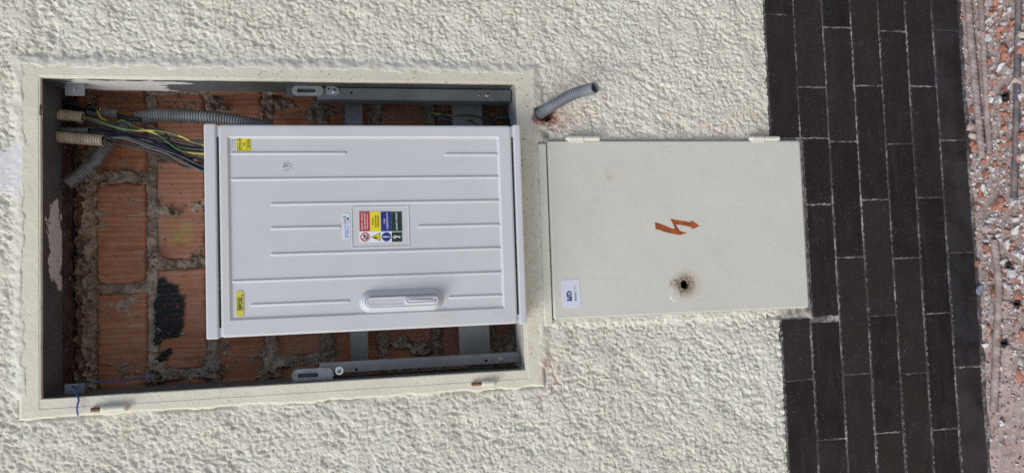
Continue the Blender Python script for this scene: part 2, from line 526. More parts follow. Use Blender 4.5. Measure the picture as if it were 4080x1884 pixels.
def ink(name, c, rough=.4): return plain(name, c, rough, .02, 100)
YEL = ink("sticker_yellow", (.76, .66, .02)); YELB = ink("badge_yellow", (.62, .56, .055), .2)
RED = ink("sticker_red", (.42, .035, .03)); BLU = ink("sticker_blue", (.015, .03, .20)); GRN = ink("sticker_green", (.008, .035, .024))
INK = ink("print_black", (.008, .008, .008)); WHT = ink("print_white", (.80, .80, .82)); PAPER = plain("sticker_paper", (.66, .68, .76), .45, .03, 60)
LBLUE = ink("print_light_blue", (.06, .26, .52)); NAVY = ink("print_navy", (.008, .06, .20)); LEAF = ink("print_leaf_green", (.10, .34, .11)); GREYP = ink("print_grey", (.42, .44, .46)); CREAMP = ink("print_cream", (.6, .6, .48)); DOTR = ink("print_red", (.5, .04, .04))

# ------------------------------------------------------------------ key rectangles (metres)
def rect(pts, y):
    """x0,x1,z0,z1 of an upright rectangle from its corners TL,BL,TR,BR in the picture"""
    P = [S(a, b, y) for a, b in pts]
    return ((P[1].x + P[3].x) / 2, (P[0].x + P[2].x) / 2, (P[2].z + P[3].z) / 2, (P[0].z + P[1].z) / 2)
OX0, OX1, OZ0, OZ1 = rect([(169, 316), (168, 1596), (2050, 336), (2093, 1463)], 0)
DX0, DX1, DZ0, DZ1 = rect([(2181, 562), (2207, 1268), (3189, 559), (3223, 1231)], -.012)
CX0, CX1, CZ0, CZ1 = rect([(808, 483), (823, 1354), (2072, 505), (2102, 1290)], -.06)
TZ1 = (S(3035, 0).z + S(3140, 1884).z) / 2          # top of the tiled plinth
TZ0 = 0.012
NTILE = 7
TP = (TZ1 - TZ0) / NTILE
YB = .165                                            # face of the masonry at the back of the niche
RD = .083                                            # depth of the steel reveal
FL, FR_, FT, FB = .036, .030, .036, .040             # flange widths: left right top bottom

# ================================================================== THE WALL
wall = thing("house_wall", (0, 0, 0), "cream roughcast house wall with dark tiled plinth and an open brick-backed niche", "wall")
tlx = lambda sy, z: 0
notch_x0 = DX0 - .022; notch_x1 = DX1 + .006

def axis(lo, hi, fine, outlo, outhi, extra, cap=.0045, capn=170):
    """fine steps in the middle, steps up to cap for capn rows on either side, then growing"""
    a = np.arange(lo, hi, fine)
    def grow(p, sg, end):
        l = [p]; st = fine; n = 0
        while sg * (end - l[-1]) > 0:
            st = min(st * 1.25, cap) if n < capn else st * 1.3
            l.append(l[-1] + sg * st); n += 1
        return l
    l = grow(lo, -1, outlo); h = grow(a[-1] + fine, 1, outhi)
    v = np.r_[l[1:][::-1], a, h]
    for e in extra: v[np.argmin(abs(v - e))] = e
    return v
stx0, stx1 = OX0 - .5 * FL, OX1 + .3 * FR_
stz0, stz1 = OZ0 - .4 * FB, OZ1 + .35 * FT
xs = axis(-.56, .70, .0021, -2.2, 2.4, [stx0, stx1, DX0 - .0008, DX1 + .003])
zs = axis(TZ1 - .06, 2.08, .0021, TZ1 - .08, 2.9, [stz0, stz1, DZ0 - .008, DZ1 + .004, TZ1])
X, Z = np.meshgrid(xs, zs, indexing='ij')
wx = X + .009 * fbm(X * 60, Z * 60, 3, 4); wz = Z + .009 * fbm(X * 60 + 9, Z * 60, 5, 4)
b1 = np.abs(perlin(wx * 84, wz * 72, 11)); b2 = np.abs(perlin(wx * 150 + 7, wz * 130, 21)); b3 = np.abs(perlin(wx * 210, wz * 190, 31))
mk1 = sstep(-.35, .35, perlin(X * 17, Z * 15, 45)); mk2 = sstep(-.4, .3, perlin(X * 24 + 5, Z * 24, 47))
hgt = .0020 * (1 - np.exp(-b1 / .07)) * mk1 + .0019 * (1 - np.exp(-b2 / .10)) * mk2 + .0011 * (1 - np.exp(-b3 / .16)) - .0017
hgt += .0016 * perlin(wx * 34 + 3, wz * 30, 48) + .0017 * perlin(wx * 115, wz * 96, 49) + .0010 * perlin(wx * 220, wz * 190, 50)
hgt -= .0026 * sstep(.14, .30, perlin(wx * 125, wz * 84, 52)) * sstep(-.3, .2, perlin(X * 19, Z * 16, 53))
hgt -= .0018 * sstep(.20, .34, perlin(wx * 190, wz * 140, 55))
hgt = np.where(hgt > 0, .0024 * np.tanh(hgt / .0024), hgt)
dent = sstep(.30, .55, perlin(wx * 55 + 20, wz * 42, 41)) * sstep(-.1, .5, perlin(X * 11, Z * 11, 43))
hgt -= .0028 * dent
fx = np.gradient(xs)[:, None]; fz = np.gradient(zs)[None, :]
hgt = hgt * sstep(.011, .0055, np.maximum(fx, fz))
hgt += .0016 * perlin(X * 9, Z * 9, 51)
# calmer plaster next to steelwork
dfr = np.maximum.reduce([OX0 - FL - X, X - OX1 - FR_, OZ0 - FB - Z, Z - OZ1 - FT])
ddo = np.maximum.reduce([DX0 - X, X - DX1, DZ0 - Z, Z - DZ1])
calm = sstep(-.004, .014 , np.minimum(dfr, ddo + .0) + .006 * perlin(X * 60, Z * 60, 61))
mid = np.exp(-((Z - TZ1) / .012)**2)
hgt = hgt * (.25 + .75 * calm)
side = sstep(OX0 - .012, OX0 + .012, X)
mcov = sstep(.020, -.003, dfr + .010 * fbm(X * 45, Z * 45, 66, 3)) * side
cov = .0068 + .0030 * fbm(X * 55, Z * 55, 67, 4) - .012 * sstep(-.006, -.018, dfr + .006 * perlin(X * 40, Z * 40, 68))
hgt = hgt * (1 - mcov) + cov * mcov
hgt -= .006 * np.exp(-((dfr - .0015) / .0022)**2) * (X < OX0) * sstep(-.25, .15, perlin(Z * 9, X * 3, 63))
hgt += .0045 * sstep(.020, .006, np.abs(X - DX0 + .002) + .006 * perlin(X * 50, Z * 50, 64)) * (Z < DZ1) * (X < DX0 + .01)
# trowelled line and pale patch
pc = S(35, 680)
pat = sstep(.052, .030, np.hypot((X - pc.x) * .95, (Z - pc.z) * .85) + .034 * fbm(X * 34, Z * 34, 71))
hgt = hgt * (1 - .75 * pat) + .003 * pat
# broken-out hole for the conduit
hc = S(2165, 452)
hr = np.hypot((X - hc.x) / .017, (Z - hc.z) / .027) + .28 * fbm(X * 75, Z * 75, 81, 3)
hole = sstep(1.0, .70, hr)
hgt = hgt - .042 * hole
brick_at = sstep(1.25, .92, hr + .35 * (X - hc.x) / .02)
lowx = np.exp(-((X - OX1 * .9) / .12)**2) * np.exp(-((Z - (OZ0 - .12)) / .17)**2)
dust = .3 * lowx + .6 * np.exp(-((X - hc.x + .02) / .02)**2 - ((Z - hc.z + .02) / .05)**2)
dust += .6 * np.exp(-((X - (OX0 - .01)) / .05)**2 - ((Z - OZ0 + .05) / .035)**2)
dust += .35 * np.exp(-((X - DX1 - .03) / .05)**2 - ((Z - TZ1 - .1) / .2)**2)
P = np.stack([X, -hgt, Z], -1)
xm = (X[:-1, :-1] + X[1:, 1:]) / 2; zm = (Z[:-1, :-1] + Z[1:, 1:]) / 2
keep = ~((xm > stx0) & (xm < stx1) & (zm > stz0) & (zm < stz1))
keep &= ~((xm > DX0 - .0008) & (xm < DX1 + .003) & (zm < DZ1 + .004))
keep &= (zm > TZ1)
grid_mesh("stucco", P, keep, STUCCO, wall, dict(dust=dust, patch=pat, brick=brick_at * (1 - 0 * hole)))
# wall core behind the stucco, round the niche
core = lambda a, b, c_, d: box("wall_core", a, b, .045, .40, c_, d, DARKM, wall, 0)
core(-2.2, OX0 - .035, -.3, 2.9); core(OX1 + .03, 2.4, -.3, 2.9)
core(OX0 - .035, OX1 + .03, OZ1 + .012, 2.9); core(OX0 - .035, OX1 + .03, DZ1 + .01, OZ0 - .012)
core(OX0 - .035, DX0 - .002, -.3, DZ1 + .01); core(DX1 + .002, OX1 + .03, -.3, DZ1 + .01); core(DX0 - .002, DX1 + .002, -.3, DZ0 + .002)

# ---- plinth of clinker tiles
plinth = box("plinth_bed", -2.2, 2.4, -.0052, .044, -.25, DZ0 - .010, GROUT, wall, 0)
box("plinth_bed", -2.2, notch_x0, -.0050, .044, DZ0 - .010, TZ1 - .001, GROUT, wall, 0)
box("plinth_bed", notch_x1, 2.4, -.0050, .044, DZ0 - .010, TZ1 - .001, GROUT, wall, 0)
JX = {0: [64, 1520], 1: [351, 817, 1284, 1757], 2: [115, 567, 1028, 1494], 3: [346, 798, 1261, 1729],
      4: [130, 576, 1030, 1493], 5: [348, 790, 1251, 1715], 6: [128, 562, 1009, 1465]}
SX = [3100, 3200, 3333, 3445, 3557, 3669, 3775]
def tile(x0, x1, z0, z1, r, cut=False):
    g = .0020
    x0 += g; x1 -= g; z0 += .0024; z1 -= .0016
    if x1 - x0 < .006 or z1 - z0 < .006: return
    nx = max(6, int((x1 - x0) / .006)); ny = max(4, int((z1 - z0) / .006))
    def edge(t, s): return .0013 * nz(t * 40, s, 1) + .0009 * nz(t * 170, s + 5, 1)
    s0 = random.randint(0, 999)
    per = []
    for i in range(nx): t = i / nx; per.append((x0 + (x1 - x0) * t, z0 + edge(t * (x1 - x0) * 10, s0)))
    for i in range(ny): t = i / ny; per.append((x1 + edge(t, s0 + 1), z0 + (z1 - z0) * t))
    for i in range(nx): t = i / nx; per.append((x1 + (x0 - x1) * t, z1 + edge(t * (x1 - x0) * 10, s0 + 2)))
    for i in range(ny): t = i / ny; per.append((x0 + edge(t, s0 + 3), z1 + (z0 - z1) * t))
    cx, cz = (x0 + x1) / 2, (z0 + z1) / 2
    def ins(d): return [(a + (d if a < cx else -d) * (1 if abs(a - cx) > (x1 - x0) / 2 - .004 else 0), b + (d if b < cz else -d) * (1 if abs(b - cz) > (z1 - z0) / 2 - .004 else 0)) for a, b in per]
    off = random.uniform(-.0008, .0008); ta = random.uniform(-.004, .004); tb = random.uniform(-.01, .01)
    yf = lambda base: (lambda q: base + off + ta * (q[0] - cx) + tb * (q[1] - cz))
    o = loft("tile", [(per, .002), (per, yf(-.0058)), (ins(.0011), yf(-.0070)), (ins(.0028), yf(-.0073))], TILE, wall)
    a = o.data.attributes.new("low", 'FLOAT', 'POINT')
    for i, v in enumerate(o.data.vertices):
        a.data[i].value = 1.0 if r == 6 else (.12 if r == 5 else 0)
    return o
for r in range(NTILE):
    z1 = TZ1 - r * TP; z0 = z1 - TP
    js = sorted([S(SX[r], y).x for y in JX[r]])
    if r == 0: js = sorted(js + [S(3100, 1080).x])
    pitch = .262
    while js[0] > -1.75: js.insert(0, js[0] - pitch)
    while js[-1] < 1.85: js.append(js[-1] + pitch)
    for a, b in zip(js[:-1], js[1:]):
        if b < -1.6 or a > 1.75: continue
        if z1 <= DZ0 - .008:
            tile(a, b, z0, z1, r)
        elif z0 >= DZ0 - .004:                   # beside the little door only
            if a < notch_x0: tile(a, min(b, notch_x0), z0, z1, r)
            if b > notch_x1: tile(max(a, notch_x1), b, z0, z1, r)
        else:                                    # course that runs under the door, cut down in height
            zc = min(z1, DZ0 - .010)
            for u, v, top in ((a, min(b, notch_x0), z1), (max(a, notch_x0), min(b, notch_x1), zc), (max(a, notch_x1), b, z1)):
                if v - u > .012: tile(u, v, z0, top, r)
# patched mortar round the little door
def strip(name, x0, x1, z0, z1, y, mat, parent, amp=.004, step=.003, seed=0):
    xs = np.arange(x0, x1 + step, step); zs = np.arange(z0, z1 + step, step)
    X, Z = np.meshgrid(xs, zs, indexing='ij')
    Y = y - amp * fbm(X * 60, Z * 60, seed, 4)
    return grid_mesh(name, np.stack([X, Y, Z], -1), np.ones((len(xs) - 1, len(zs) - 1), bool), mat, parent)
strip("mortar_patch", notch_x0 - .002, DX0 + .002, DZ0 - .012, TZ1 + .03, -.0035, PATCH, wall, seed=4)
strip("mortar_patch", DX0 - .004, DX1 + .012, DZ0 - .013, DZ0 + .002, -.001, PATCH, wall, seed=6)
strip("mortar_patch", DX1 - .001, DX1 + .016, DZ0 - .012, TZ1 + .004, .001, PATCH, wall, seed=8)
strip("mortar_patch", DX1 - .01, DX1 + .014, DZ1 - .004, DZ1 + .016, -.003, PATCH, wall, seed=9)

# ---- niche masonry
BZ_top = S(376, 900, YB).z; bpitch = (S(376, 900, YB).z - S(620, 900, YB).z); bh = (S(376, 900, YB).z - S(588, 900, YB).z)
evenj = [S(480, y, YB).x for y in (287, 709, 1150, 1590)]; oddj = [S(720, y, YB).x for y in (200, 616, 1050, 1490)]
NX0, NX1, NZ0, NZ1 = OX0 - .03, OX1 + .02, OZ0 - .010, OZ1 + .010
bricks = []
for r in range(-1, 8):
    z1 = BZ_top - r * bpitch; z0 = z1 - bh
    js = sorted(evenj if r % 2 == 0 else oddj)
    if r >= 2: js = [j + random.uniform(-.02, .02) for j in js]
    js = [js[0] - .25] + js + [js[-1] + .25]
    for a, b in zip(js[:-1], js[1:]):
        x0, x1 = max(a + .008, NX0), min(b - .008, NX1); zz0, zz1 = max(z0, NZ0), min(z1, NZ1)
        if x1 - x0 > .015 and zz1 - zz0 > .015: bricks.append((x0, x1, zz0, zz1))
def brick(x0, x1, z0, z1, y, name="brick", depth=.03):
    nx = max(3, int((x1 - x0) / .010)); nzv = max(3, int((z1 - z0) / .010))
    sd = random.randint(0, 9999)
    per = []
    for i in range(nx): per.append((x0 + (x1 - x0) * i / nx, z0))
    for i in range(nzv): per.append((x1, z0 + (z1 - z0) * i / nzv))
    for i in range(nx): per.append((x1 - (x1 - x0) * i / nx, z1))
    for i in range(nzv): per.append((x0, z1 - (z1 - z0) * i / nzv))
    A = np.array(per); jit = np.stack([perlin(A[:, 0] * 70, A[:, 1] * 70, sd), perlin(A[:, 0] * 70, A[:, 1] * 70, sd + 3)], 1) * .0022
    A = A + jit
    c_ = A.mean(0)
    def ins(d):
        e = A.copy()
        for ax, lo, hi in ((0, x0, x1), (1, z0, z1)):
            e[:, ax] += np.where(abs(A[:, ax] - lo) < .004, d, 0) - np.where(abs(A[:, ax] - hi) < .004, d, 0)
        return e.tolist()
    off = random.uniform(-.0012, .0008); t = random.uniform(-.008, .008)
    nu, nv = max(4, int((x1 - x0) / .003)), max(4, int((z1 - z0) / .0045))
    U, Vv = np.meshgrid(np.linspace(x0, x1, nu), np.linspace(z0, z1, nv), indexing='ij')
    de = np.minimum.reduce([U - x0, x1 - U, Vv - z0, z1 - Vv])
    er = fbm(U * 40, Vv * 40, sd, 4)
    hh = -.0006 * (np.sin(U * 2 * np.pi / .0105 + sd) + .5 * np.sin(U * 2 * np.pi / .031)) - .0010 * perlin(U * 30, Vv * 18, sd + 1)
    yv = y + off + t * (U - c_[0]) + hh + .010 * sstep(.0065, 0, de + .007 * er) + .004 * sstep(.30, .5, fbm(U * 28, Vv * 22, sd + 9, 3))
    jx = .0022 * perlin(U * 60, Vv * 60, sd + 4) * (de < .004); jz = .0022 * perlin(U * 60, Vv * 60, sd + 6) * (de < .004)
    yv[[0, -1], :] = y + depth; yv[:, [0, -1]] = y + depth
    return grid_mesh(name, np.stack([U + jx, yv, Vv + jz], -1), np.ones((nu - 1, nv - 1), bool), BRICK, wall)
for b in bricks: brick(*b, YB)
# mortar of the back wall: joints, squeezed lumps and smears
xs = np.arange(NX0, NX1 + .0024, .0024); zs = np.arange(NZ0, NZ1 + .0024, .0024)
X, Z = np.meshgrid(xs, zs, indexing='ij')
D = np.full(X.shape, -1e3)
din = np.full(X.shape, 0.0)
for x0, x1, z0, z1 in bricks:
    d = np.minimum.reduce([X - x0, x1 - X, Z - z0, z1 - Z])      # >0 inside a brick
    din = np.maximum(din, d)
w = np.exp(-(np.maximum(din, 0) / .0055)**2)
lump = fbm(X * 26, Z * 26, 91, 5) * 1.2; lump2 = fbm(X * 90, Z * 90, 95, 4) * 1.5
Y = YB + .020 - w * (.0150 + .020 * lump + .007 * lump2)
low = sstep(S(840, 900, YB).z, S(1000, 900, YB).z, Z) * 0
zlow = sstep(S(830, 1400, YB).z, S(900, 1400, YB).z, Z)          # messier masonry lower down
Y -= zlow * np.clip(.010 + .020 * lump + .004 * lump2, 0, .02) * np.exp(-(np.maximum(din, 0) / .03)**2)
for sx, sy, rad, hh in [(480, 925, .022, .022),
                        (640, 1060, .020, .024), (605, 1500, .030, .026), (690, 1500, .022, .022), (610, 1010, .012, .016), (860, 410, .02, .022), (930, 440, .018, .02), (835, 1420, .03, .02),
                        (840, 1490, .03, .02), (960, 1430, .035, .022), (1090, 1450, .035, .024), (1300, 1380, .03, .02), (700, 840, .02, .015), (1250, 440, .025, .024), (1080, 430, .016, .02), (1500, 460, .03, .022), (1650, 1390, .04, .02), (2010, 1380, .03, .035), (805, 1250, .014, .018), (775, 1230, .008, .017)]:
    p = S(sx, sy, YB)
    Y -= hh * sstep(1.15, .65, np.hypot(X - p.x, Z - p.z) / rad + 1.5 * lump + .8 * lump2) * (.75 + .5 * lump2)
Y -= (.0215 + .003 * lump2) * sstep(.30, .42, fbm(X * 15, Z * 11, 133, 5) * 1.25 + .25 * lump2) * (din > .002)
zb0 = S(340, 1100, YB).z; Y -= .030 * sstep(1.1, .7, np.abs(Z - zb0) / .017 + 1.3 * lump + .6 * lump2) * sstep(.30, .24, X) * (.8 + .5 * lump2)
Y = np.maximum(Y, YB - .022 + .004 * lump2)
keep = np.ones((len(xs) - 1, len(zs) - 1), bool)
grid_mesh("mortar", np.stack([X, Y, Z], -1), keep, MORTAR, wall)
# sides of the niche (masonry behind the steel reveal)
def sidegrid(xface, sgn, y0, y1, seed, mat):
    ys = np.arange(y0, y1 + .003, .003); zs = np.arange(NZ0 - .004, NZ1 + .006, .003)
    Yg, Zg = np.meshgrid(ys, zs, indexing='ij')
    h = .007 * fbm(Yg * 45, Zg * 30, seed, 4) + .004 * perlin(Yg * 90, Zg * 90, seed + 3)
    return grid_mesh("niche_cheek", np.stack([xface - sgn * h, Yg, Zg], -1), np.ones((len(ys) - 1, len(zs) - 1), bool), mat, wall)
sidegrid(OX1 + .014, 1, RD - .03, YB + .02, 101, MORTAR)
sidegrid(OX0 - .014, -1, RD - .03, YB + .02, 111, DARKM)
for r in range(-1, 8):
    z1 = BZ_top - r * bpitch - random.uniform(0, .012); z0 = max(z1 - bh * random.uniform(.75, 1), NZ0)
    z1 = min(z1, NZ1)
    if z1 - z0 < .02: continue
    for xa, sg in ((OX1 + .012, 1), (OX0 - .012, -1)):
        e = random.uniform(-.002, .004)
        xa0, xa1 = (xa - e, xa + .02) if sg > 0 else (xa - .02, xa + e)
        box("brick", xa0, xa1, RD + .004 + random.uniform(0, .012), YB - random.uniform(.004, .02), z0, z1, BRICK, wall, .003)
ys = np.arange(RD - .03, YB + .02, .003); xs = np.arange(NX0 - .01, NX1 + .012, .003)
Xg, Yg = np.meshgrid(xs, ys, indexing='ij')
hs = .010 * fbm(Xg * 40, Yg * 40, 121, 4)
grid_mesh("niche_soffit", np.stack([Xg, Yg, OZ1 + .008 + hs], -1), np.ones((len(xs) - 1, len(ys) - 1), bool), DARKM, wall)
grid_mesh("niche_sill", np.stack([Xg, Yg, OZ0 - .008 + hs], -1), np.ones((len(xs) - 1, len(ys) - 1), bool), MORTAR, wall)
# bitumen smear on one brick
for pts, nm in (([(632, 1108), (650, 1102), (672, 1122), (706, 1140), (716, 1170), (738, 1185), (735, 1235), (732, 1300), (718, 1345), (660, 1348), (640, 1368), (622, 1384), (614, 1362), (618, 1300), (616, 1200), (622, 1160)], "tar_patch"),
                ([(628, 1420), (652, 1392), (684, 1389), (690, 1404), (662, 1432), (640, 1446), (618, 1440)], "tar_patch")):
    pp = np.array([(S(a, b, YB).x, S(a, b, YB).z) for a, b in pts])
    gx = np.arange(pp[:, 0].min() - .006, pp[:, 0].max() + .006, .0014); gzv = np.arange(pp[:, 1].min() - .006, pp[:, 1].max() + .006, .0014)
    Xt, Zt = np.meshgrid(gx, gzv, indexing='ij')
    wxt = Xt + .005 * fbm(Xt * 110, Zt * 60, 141, 3); wzt = Zt + .006 * fbm(Xt * 160, Zt * 60, 142, 3)
    ins_ = np.zeros(Xt.shape, bool)
    for i in range(len(pp)):
        (ax, az), (bx, bz) = pp[i], pp[(i + 1) % len(pp)]
        cr = ((az > wzt) != (bz > wzt)) & (wxt < (bx - ax) * (wzt - az) / (bz - az + 1e-12) + ax)
        ins_ ^= cr
    ins_ &= fbm(Xt * 150, Zt * 75, 145, 3) < .36
    Yt = YB - .0048 - .0008 * np.sin(Xt * 2 * np.pi / .0105) - .0008 * fbm(Xt * 130, Zt * 60, 147, 3)
    grid_mesh(nm, np.stack([Xt, Yt, Zt], -1), ins_[:-1, :-1] & ins_[1:, 1:], BITUM, wall)

# ================================================================== STEEL FRAME OF THE NICHE
frame = thing("steel_frame", (OX0, -.006, OZ0), "cream painted steel frame set round the open niche, grey inside with rust spots", "frame")
def wob(x0, x1, z0, z1, amp, seed, step=.006):
    out = []
    def seg(a, b):
        L = math.hypot(b[0] - a[0], b[1] - a[1]); n = max(2, int(L / step))
        for i in range(n):
            t = i / n; q = (a[0] + (b[0] - a[0]) * t, a[1] + (b[1] - a[1]) * t)
            out.append((q[0] + amp * nz(q[1] * 30 + q[0] * 7, seed) + .4 * amp * nz(q[1] * 120, seed + 4), q[1] + amp * nz(q[0] * 30 + q[1] * 7, seed + 2) + .4 * amp * nz(q[0] * 120, seed + 5)))
    c4 = [(x0, z0), (x1, z0), (x1, z1), (x0, z1)]
    for i in range(4): seg(c4[i], c4[(i + 1) % 4])
    return out
def ringloops(dl, dr, dt, db):
    return OX0 - dl, OX1 + dr, OZ0 - db, OZ1 + dt
def ring(name, spec, mat):
    loops = []
    base = wob(OX0, OX1, OZ0, OZ1, 0, 0)
    cx, cz = (OX0 + OX1) / 2, (OZ0 + OZ1) / 2
    for (dl, dr, dt, db), y, amp, seed in spec:
        pts = []
        for a, b in base:
            u = (a - OX0) / (OX1 - OX0); v = (b - OZ0) / (OZ1 - OZ0)
            x = OX0 - dl + u * (OX1 - OX0 + dl + dr); z = OZ0 - db + v * (OZ1 - OZ0 + db + dt)
            x += amp * (nz(z * 28 + x * 5, seed) + .5 * nz(z * 110, seed + 3)); z += amp * (nz(x * 28 + z * 5, seed + 2) + .5 * nz(x * 110, seed + 7))
            pts.append((x, z))
        loops.append((pts, y))
    return loft(name, loops, mat, frame, cap1=False, smooth=False)
ring("flange", [((FL + .002, FR_ + .004, FT + .002, FB), .004, .0044, 1), ((FL, FR_ + .002, FT, FB - .002), -.0030, .0040, 1), ((FL - .004, FR_ - .005, FT - .005, FB - .006), -.0062, .0024, 1),
                ((.019, .004, .004, .006), -.0064, .0003, 2), ((.0175, .003, .003, .005), -.0056, .0002, 2), ((.0012, .0012, .0012, .0012), -.0056, .0003, 3), ((0, 0, 0, 0), -.0045, .0004, 4), ((0, 0, 0, 0), .002, .0004, 4)], FRAME)
ring("reveal", [((0, 0, 0, 0), .002, .0004, 4), ((0, 0, 0, 0), RD, .0002, 5), ((.004, .004, .004, .004), RD, .0002, 5), ((.004, .004, .004, .004), .004, 0, 5)], REVEAL)
# hinge pins on the left flange
def pin(q0, qm, q1, rad):
    a, b, c_ = Q(*q0, -.010), Q(*qm, -.010), Q(*q1, -.010)
    x = (a.x + c_.x) / 2 ; x = b.x
    tube("hinge_barrel", [(x, -.0115, b.z), (x, -.0115, (b.z + c_.z) / 2), (x, -.0115, c_.z)], rad, FRAMEP, frame, 14, .004)
    tube("hinge_pin", [(x, -.0115, a.z), (x, -.0115, (b.z + a.z) / 2), (x, -.0115, b.z + -.002)], rad * .62, RUSTY, frame, 10, .003)
pin((230, 1030), (256, 1028), (320, 1026), .0062)
pin((1186, 966), (1212, 964), (1246, 962), .0055)
# lock tabs welded to the reveal
def tab(q0, q1, y, side):
    a, b = Q(*q0, y), Q(*q1, y)
    x0, x1 = min(a.x, b.x), max(a.x, b.x)
    if side > 0: x1 = OX1 - .0005
    else: x0 = OX0 + .0005
    z0, z1 = min(a.z, b.z), max(a.z, b.z)
    t = loft("lock_tab", [(rr(x0, x1, z0, z1, .002), y + .003), (rr(x0, x1, z0, z1, .002), y + .0005), (rr(x0 + .0006, x1 - .0006, z0 + .0006, z1 - .0006, .002), y)], STEEL, frame, cap0=True)
    return t, (x0, x1, z0, z1)
t1, r1_ = tab((163, 212), (213, 241), .030, 1)
t2, r2_ = tab((162, 966), (212, 996), .028, -1)
hx, hz = Q(184, 966 + 6, .0275).x, Q(184, 972, .0275).z
loft("lock_hole", [(circ(hx, hz, .0022, 14), .0279), (circ(hx, hz, .0022, 14), .0276)], BLACK, t2)
p_ = Q(188, 226, .0295)
loft("lock_rivet", [(circ(p_.x, p_.z, .0028, 14), .030), (circ(p_.x, p_.z, .0026, 14), .0286), (circ(p_.x, p_.z, .0014, 14), .0282)], BRKT, t1)
for a, b in (((100, 262), (107, 290)), ((1296, 322), (1303, 372))):
    u, v = Q(*a, -.0064), Q(*b, -.0064)
    fine = [(x + .0012 * nz(z * 300, 8), z + .0012 * nz(x * 300, 9)) for x, z in rr(u.x, v.x, u.z, v.z, .002, 4)]
    poly("paint_chip", fine, -.0067, DARKM, frame)

# ================================================================== MOUNTING FRAME
YR = .034
def R4(x0, y0, x1, y1, y):
    a, b = S(x0, y0, y), S(x1, y1, y)
    return min(a.x, b.x), max(a.x, b.x), min(a.z, b.z), max(a.z, b.z)
rails = thing("mounting_frame", (OX0, YR, OZ0), "grey steel mounting frame of two slotted rails and cross bars behind the white cabinet", "frame")
def screw(p, rad, mat, parent, cross=True, washer=0):
    x, y, z = p
    if washer:
        loft("washer", [(circ(x, z, washer), y), (circ(x, z, washer), y - .001), (circ(x, z, washer - .0006), y - .0014)], ZINC, parent); y -= .0014
    s = loft("screw", [(circ(x, z, rad, 18), y), (circ(x, z, rad, 18), y - .0008), (circ(x, z, rad * .75, 18), y - .0018), (circ(x, z, rad * .3, 18), y - .0022)], mat, parent)
    yy = y - .0023
    for a in ((30, 120) if cross else (75,)):
        ca, sa = math.cos(math.radians(a)), math.sin(math.radians(a)); l, h = rad * .62, rad * .13
        poly("screw_slot", [(x + ca * u * l - sa * v * h, z + sa * u * l + ca * v * h) for u, v in ((-1, -1), (1, -1), (1, 1), (-1, 1))], yy, BLACK, s)
def rail(x0, x1, z0, z1, side, lip):
    """angle profile: front web, return going back on the side facing the niche centre"""
    t = .0025
    prof = [(x0, YR), (x1, YR), (x1, YR + .028), (x1 - t, YR + .028), (x1 - t, YR + t), (x0 + t, YR + t), (x0 + t, YR + lip), (x0, YR + lip)] if side > 0 else \
           [(x1, YR), (x0, YR), (x0, YR + .028), (x0 + t, YR + .028), (x0 + t, YR + t), (x1 - t, YR + t), (x1 - t, YR + lip), (x1, YR + lip)]
    n = len(prof)
    V = [(a, b, z0) for a, b in prof] + [(a, b, z1) for a, b in prof]
    Fc = [(i, (i + 1) % n, n + (i + 1) % n, n + i) for i in range(n)] + [tuple(range(n)), tuple(range(n, 2 * n))]
    o = mk("rail", V, Fc, STEEL, rails)
    bm = bmesh.new(); bm.from_mesh(o.data)
    bmesh.ops.bevel(bm, geom=[e for e in bm.edges if e.calc_length() > .2], offset=.0012, segments=2, affect='EDGES')
    bm.to_mesh(o.data); bm.free()
    return o
# right-hand rail
xa, xb = S(1650, 400, YR).x, S(1650, 354, YR).x
za, zb = S(2036, 390, YR).z, S(1263, 370, YR).z
ra = rail(xa, xb, za, zb, 1, .040)
u = S(1150, 352, YR + .004); v = S(1268, 392, YR + .004)
def slot_tab(x0, x1, z0, z1, y, sx0, sx1, sz0, sz1, mat):
    o = rr(x0, x1, z0, z1, (x1 - x0) * .48); i_ = rr(sx0, sx1, sz0, sz1, (sx1 - sx0) / 2)
    return loft("slotted_bracket", [(o, y + .003), (o, y), (i_, y), (i_, y + .003), (o, y + .003)], mat, rails, cap1=False)
def frm(o0, s0, y):
    X0, X1, Z0, Z1 = R4(*o0, y); a, b, c_, d = R4(*s0, y)
    return slot_tab(X0, X1, Z0, Z1, y, a, b, c_, d, BRKT)
frm((1162, 341, 1290, 383), (1183, 354, 1258, 370), YR - .0032)
box("bracket_arm", *(lambda q: (q[0], q[1], YR + .004, YR + .0065, q[2], q[3]))(R4(1142, 345, 1270, 388, YR + .005)), REVEAL, rails, .0008)
o_ = [S(a, b, YR - .0012) for a, b in ((1300, 340), (1312, 339), (1348, 352), (1353, 372), (1338, 384), (1300, 378))]
poly("bracket_plate", [(p.x, p.z) for p in o_], YR - .0022, BRKT, rails, thick=.002)
p_ = S(1332, 365, YR); screw((p_.x, YR - .0023, p_.z), .0052, ZINC, rails)
p_ = S(1910, 379, YR); screw((p_.x, YR - .0002, p_.z), .0038, OLDZ, rails, False)
p_ = S(1942, 380, YR); screw((p_.x, YR - .0002, p_.z), .0048, ZINC, rails)
for sx, sy, rx, rz in ((1401, 370, .0024, .0024), (1972, 380, .0035, .006), (1310, 356, .002, .0022)):
    p_ = S(sx, sy, YR); loft("rail_hole", [([(p_.x + a * rx, p_.z + b * rz) for a, b in circ(0, 0, 1, 16)], YR - (.0025 if sx == 1310 else .0003))], BLACK if sx != 1972 else STEEL, ra)
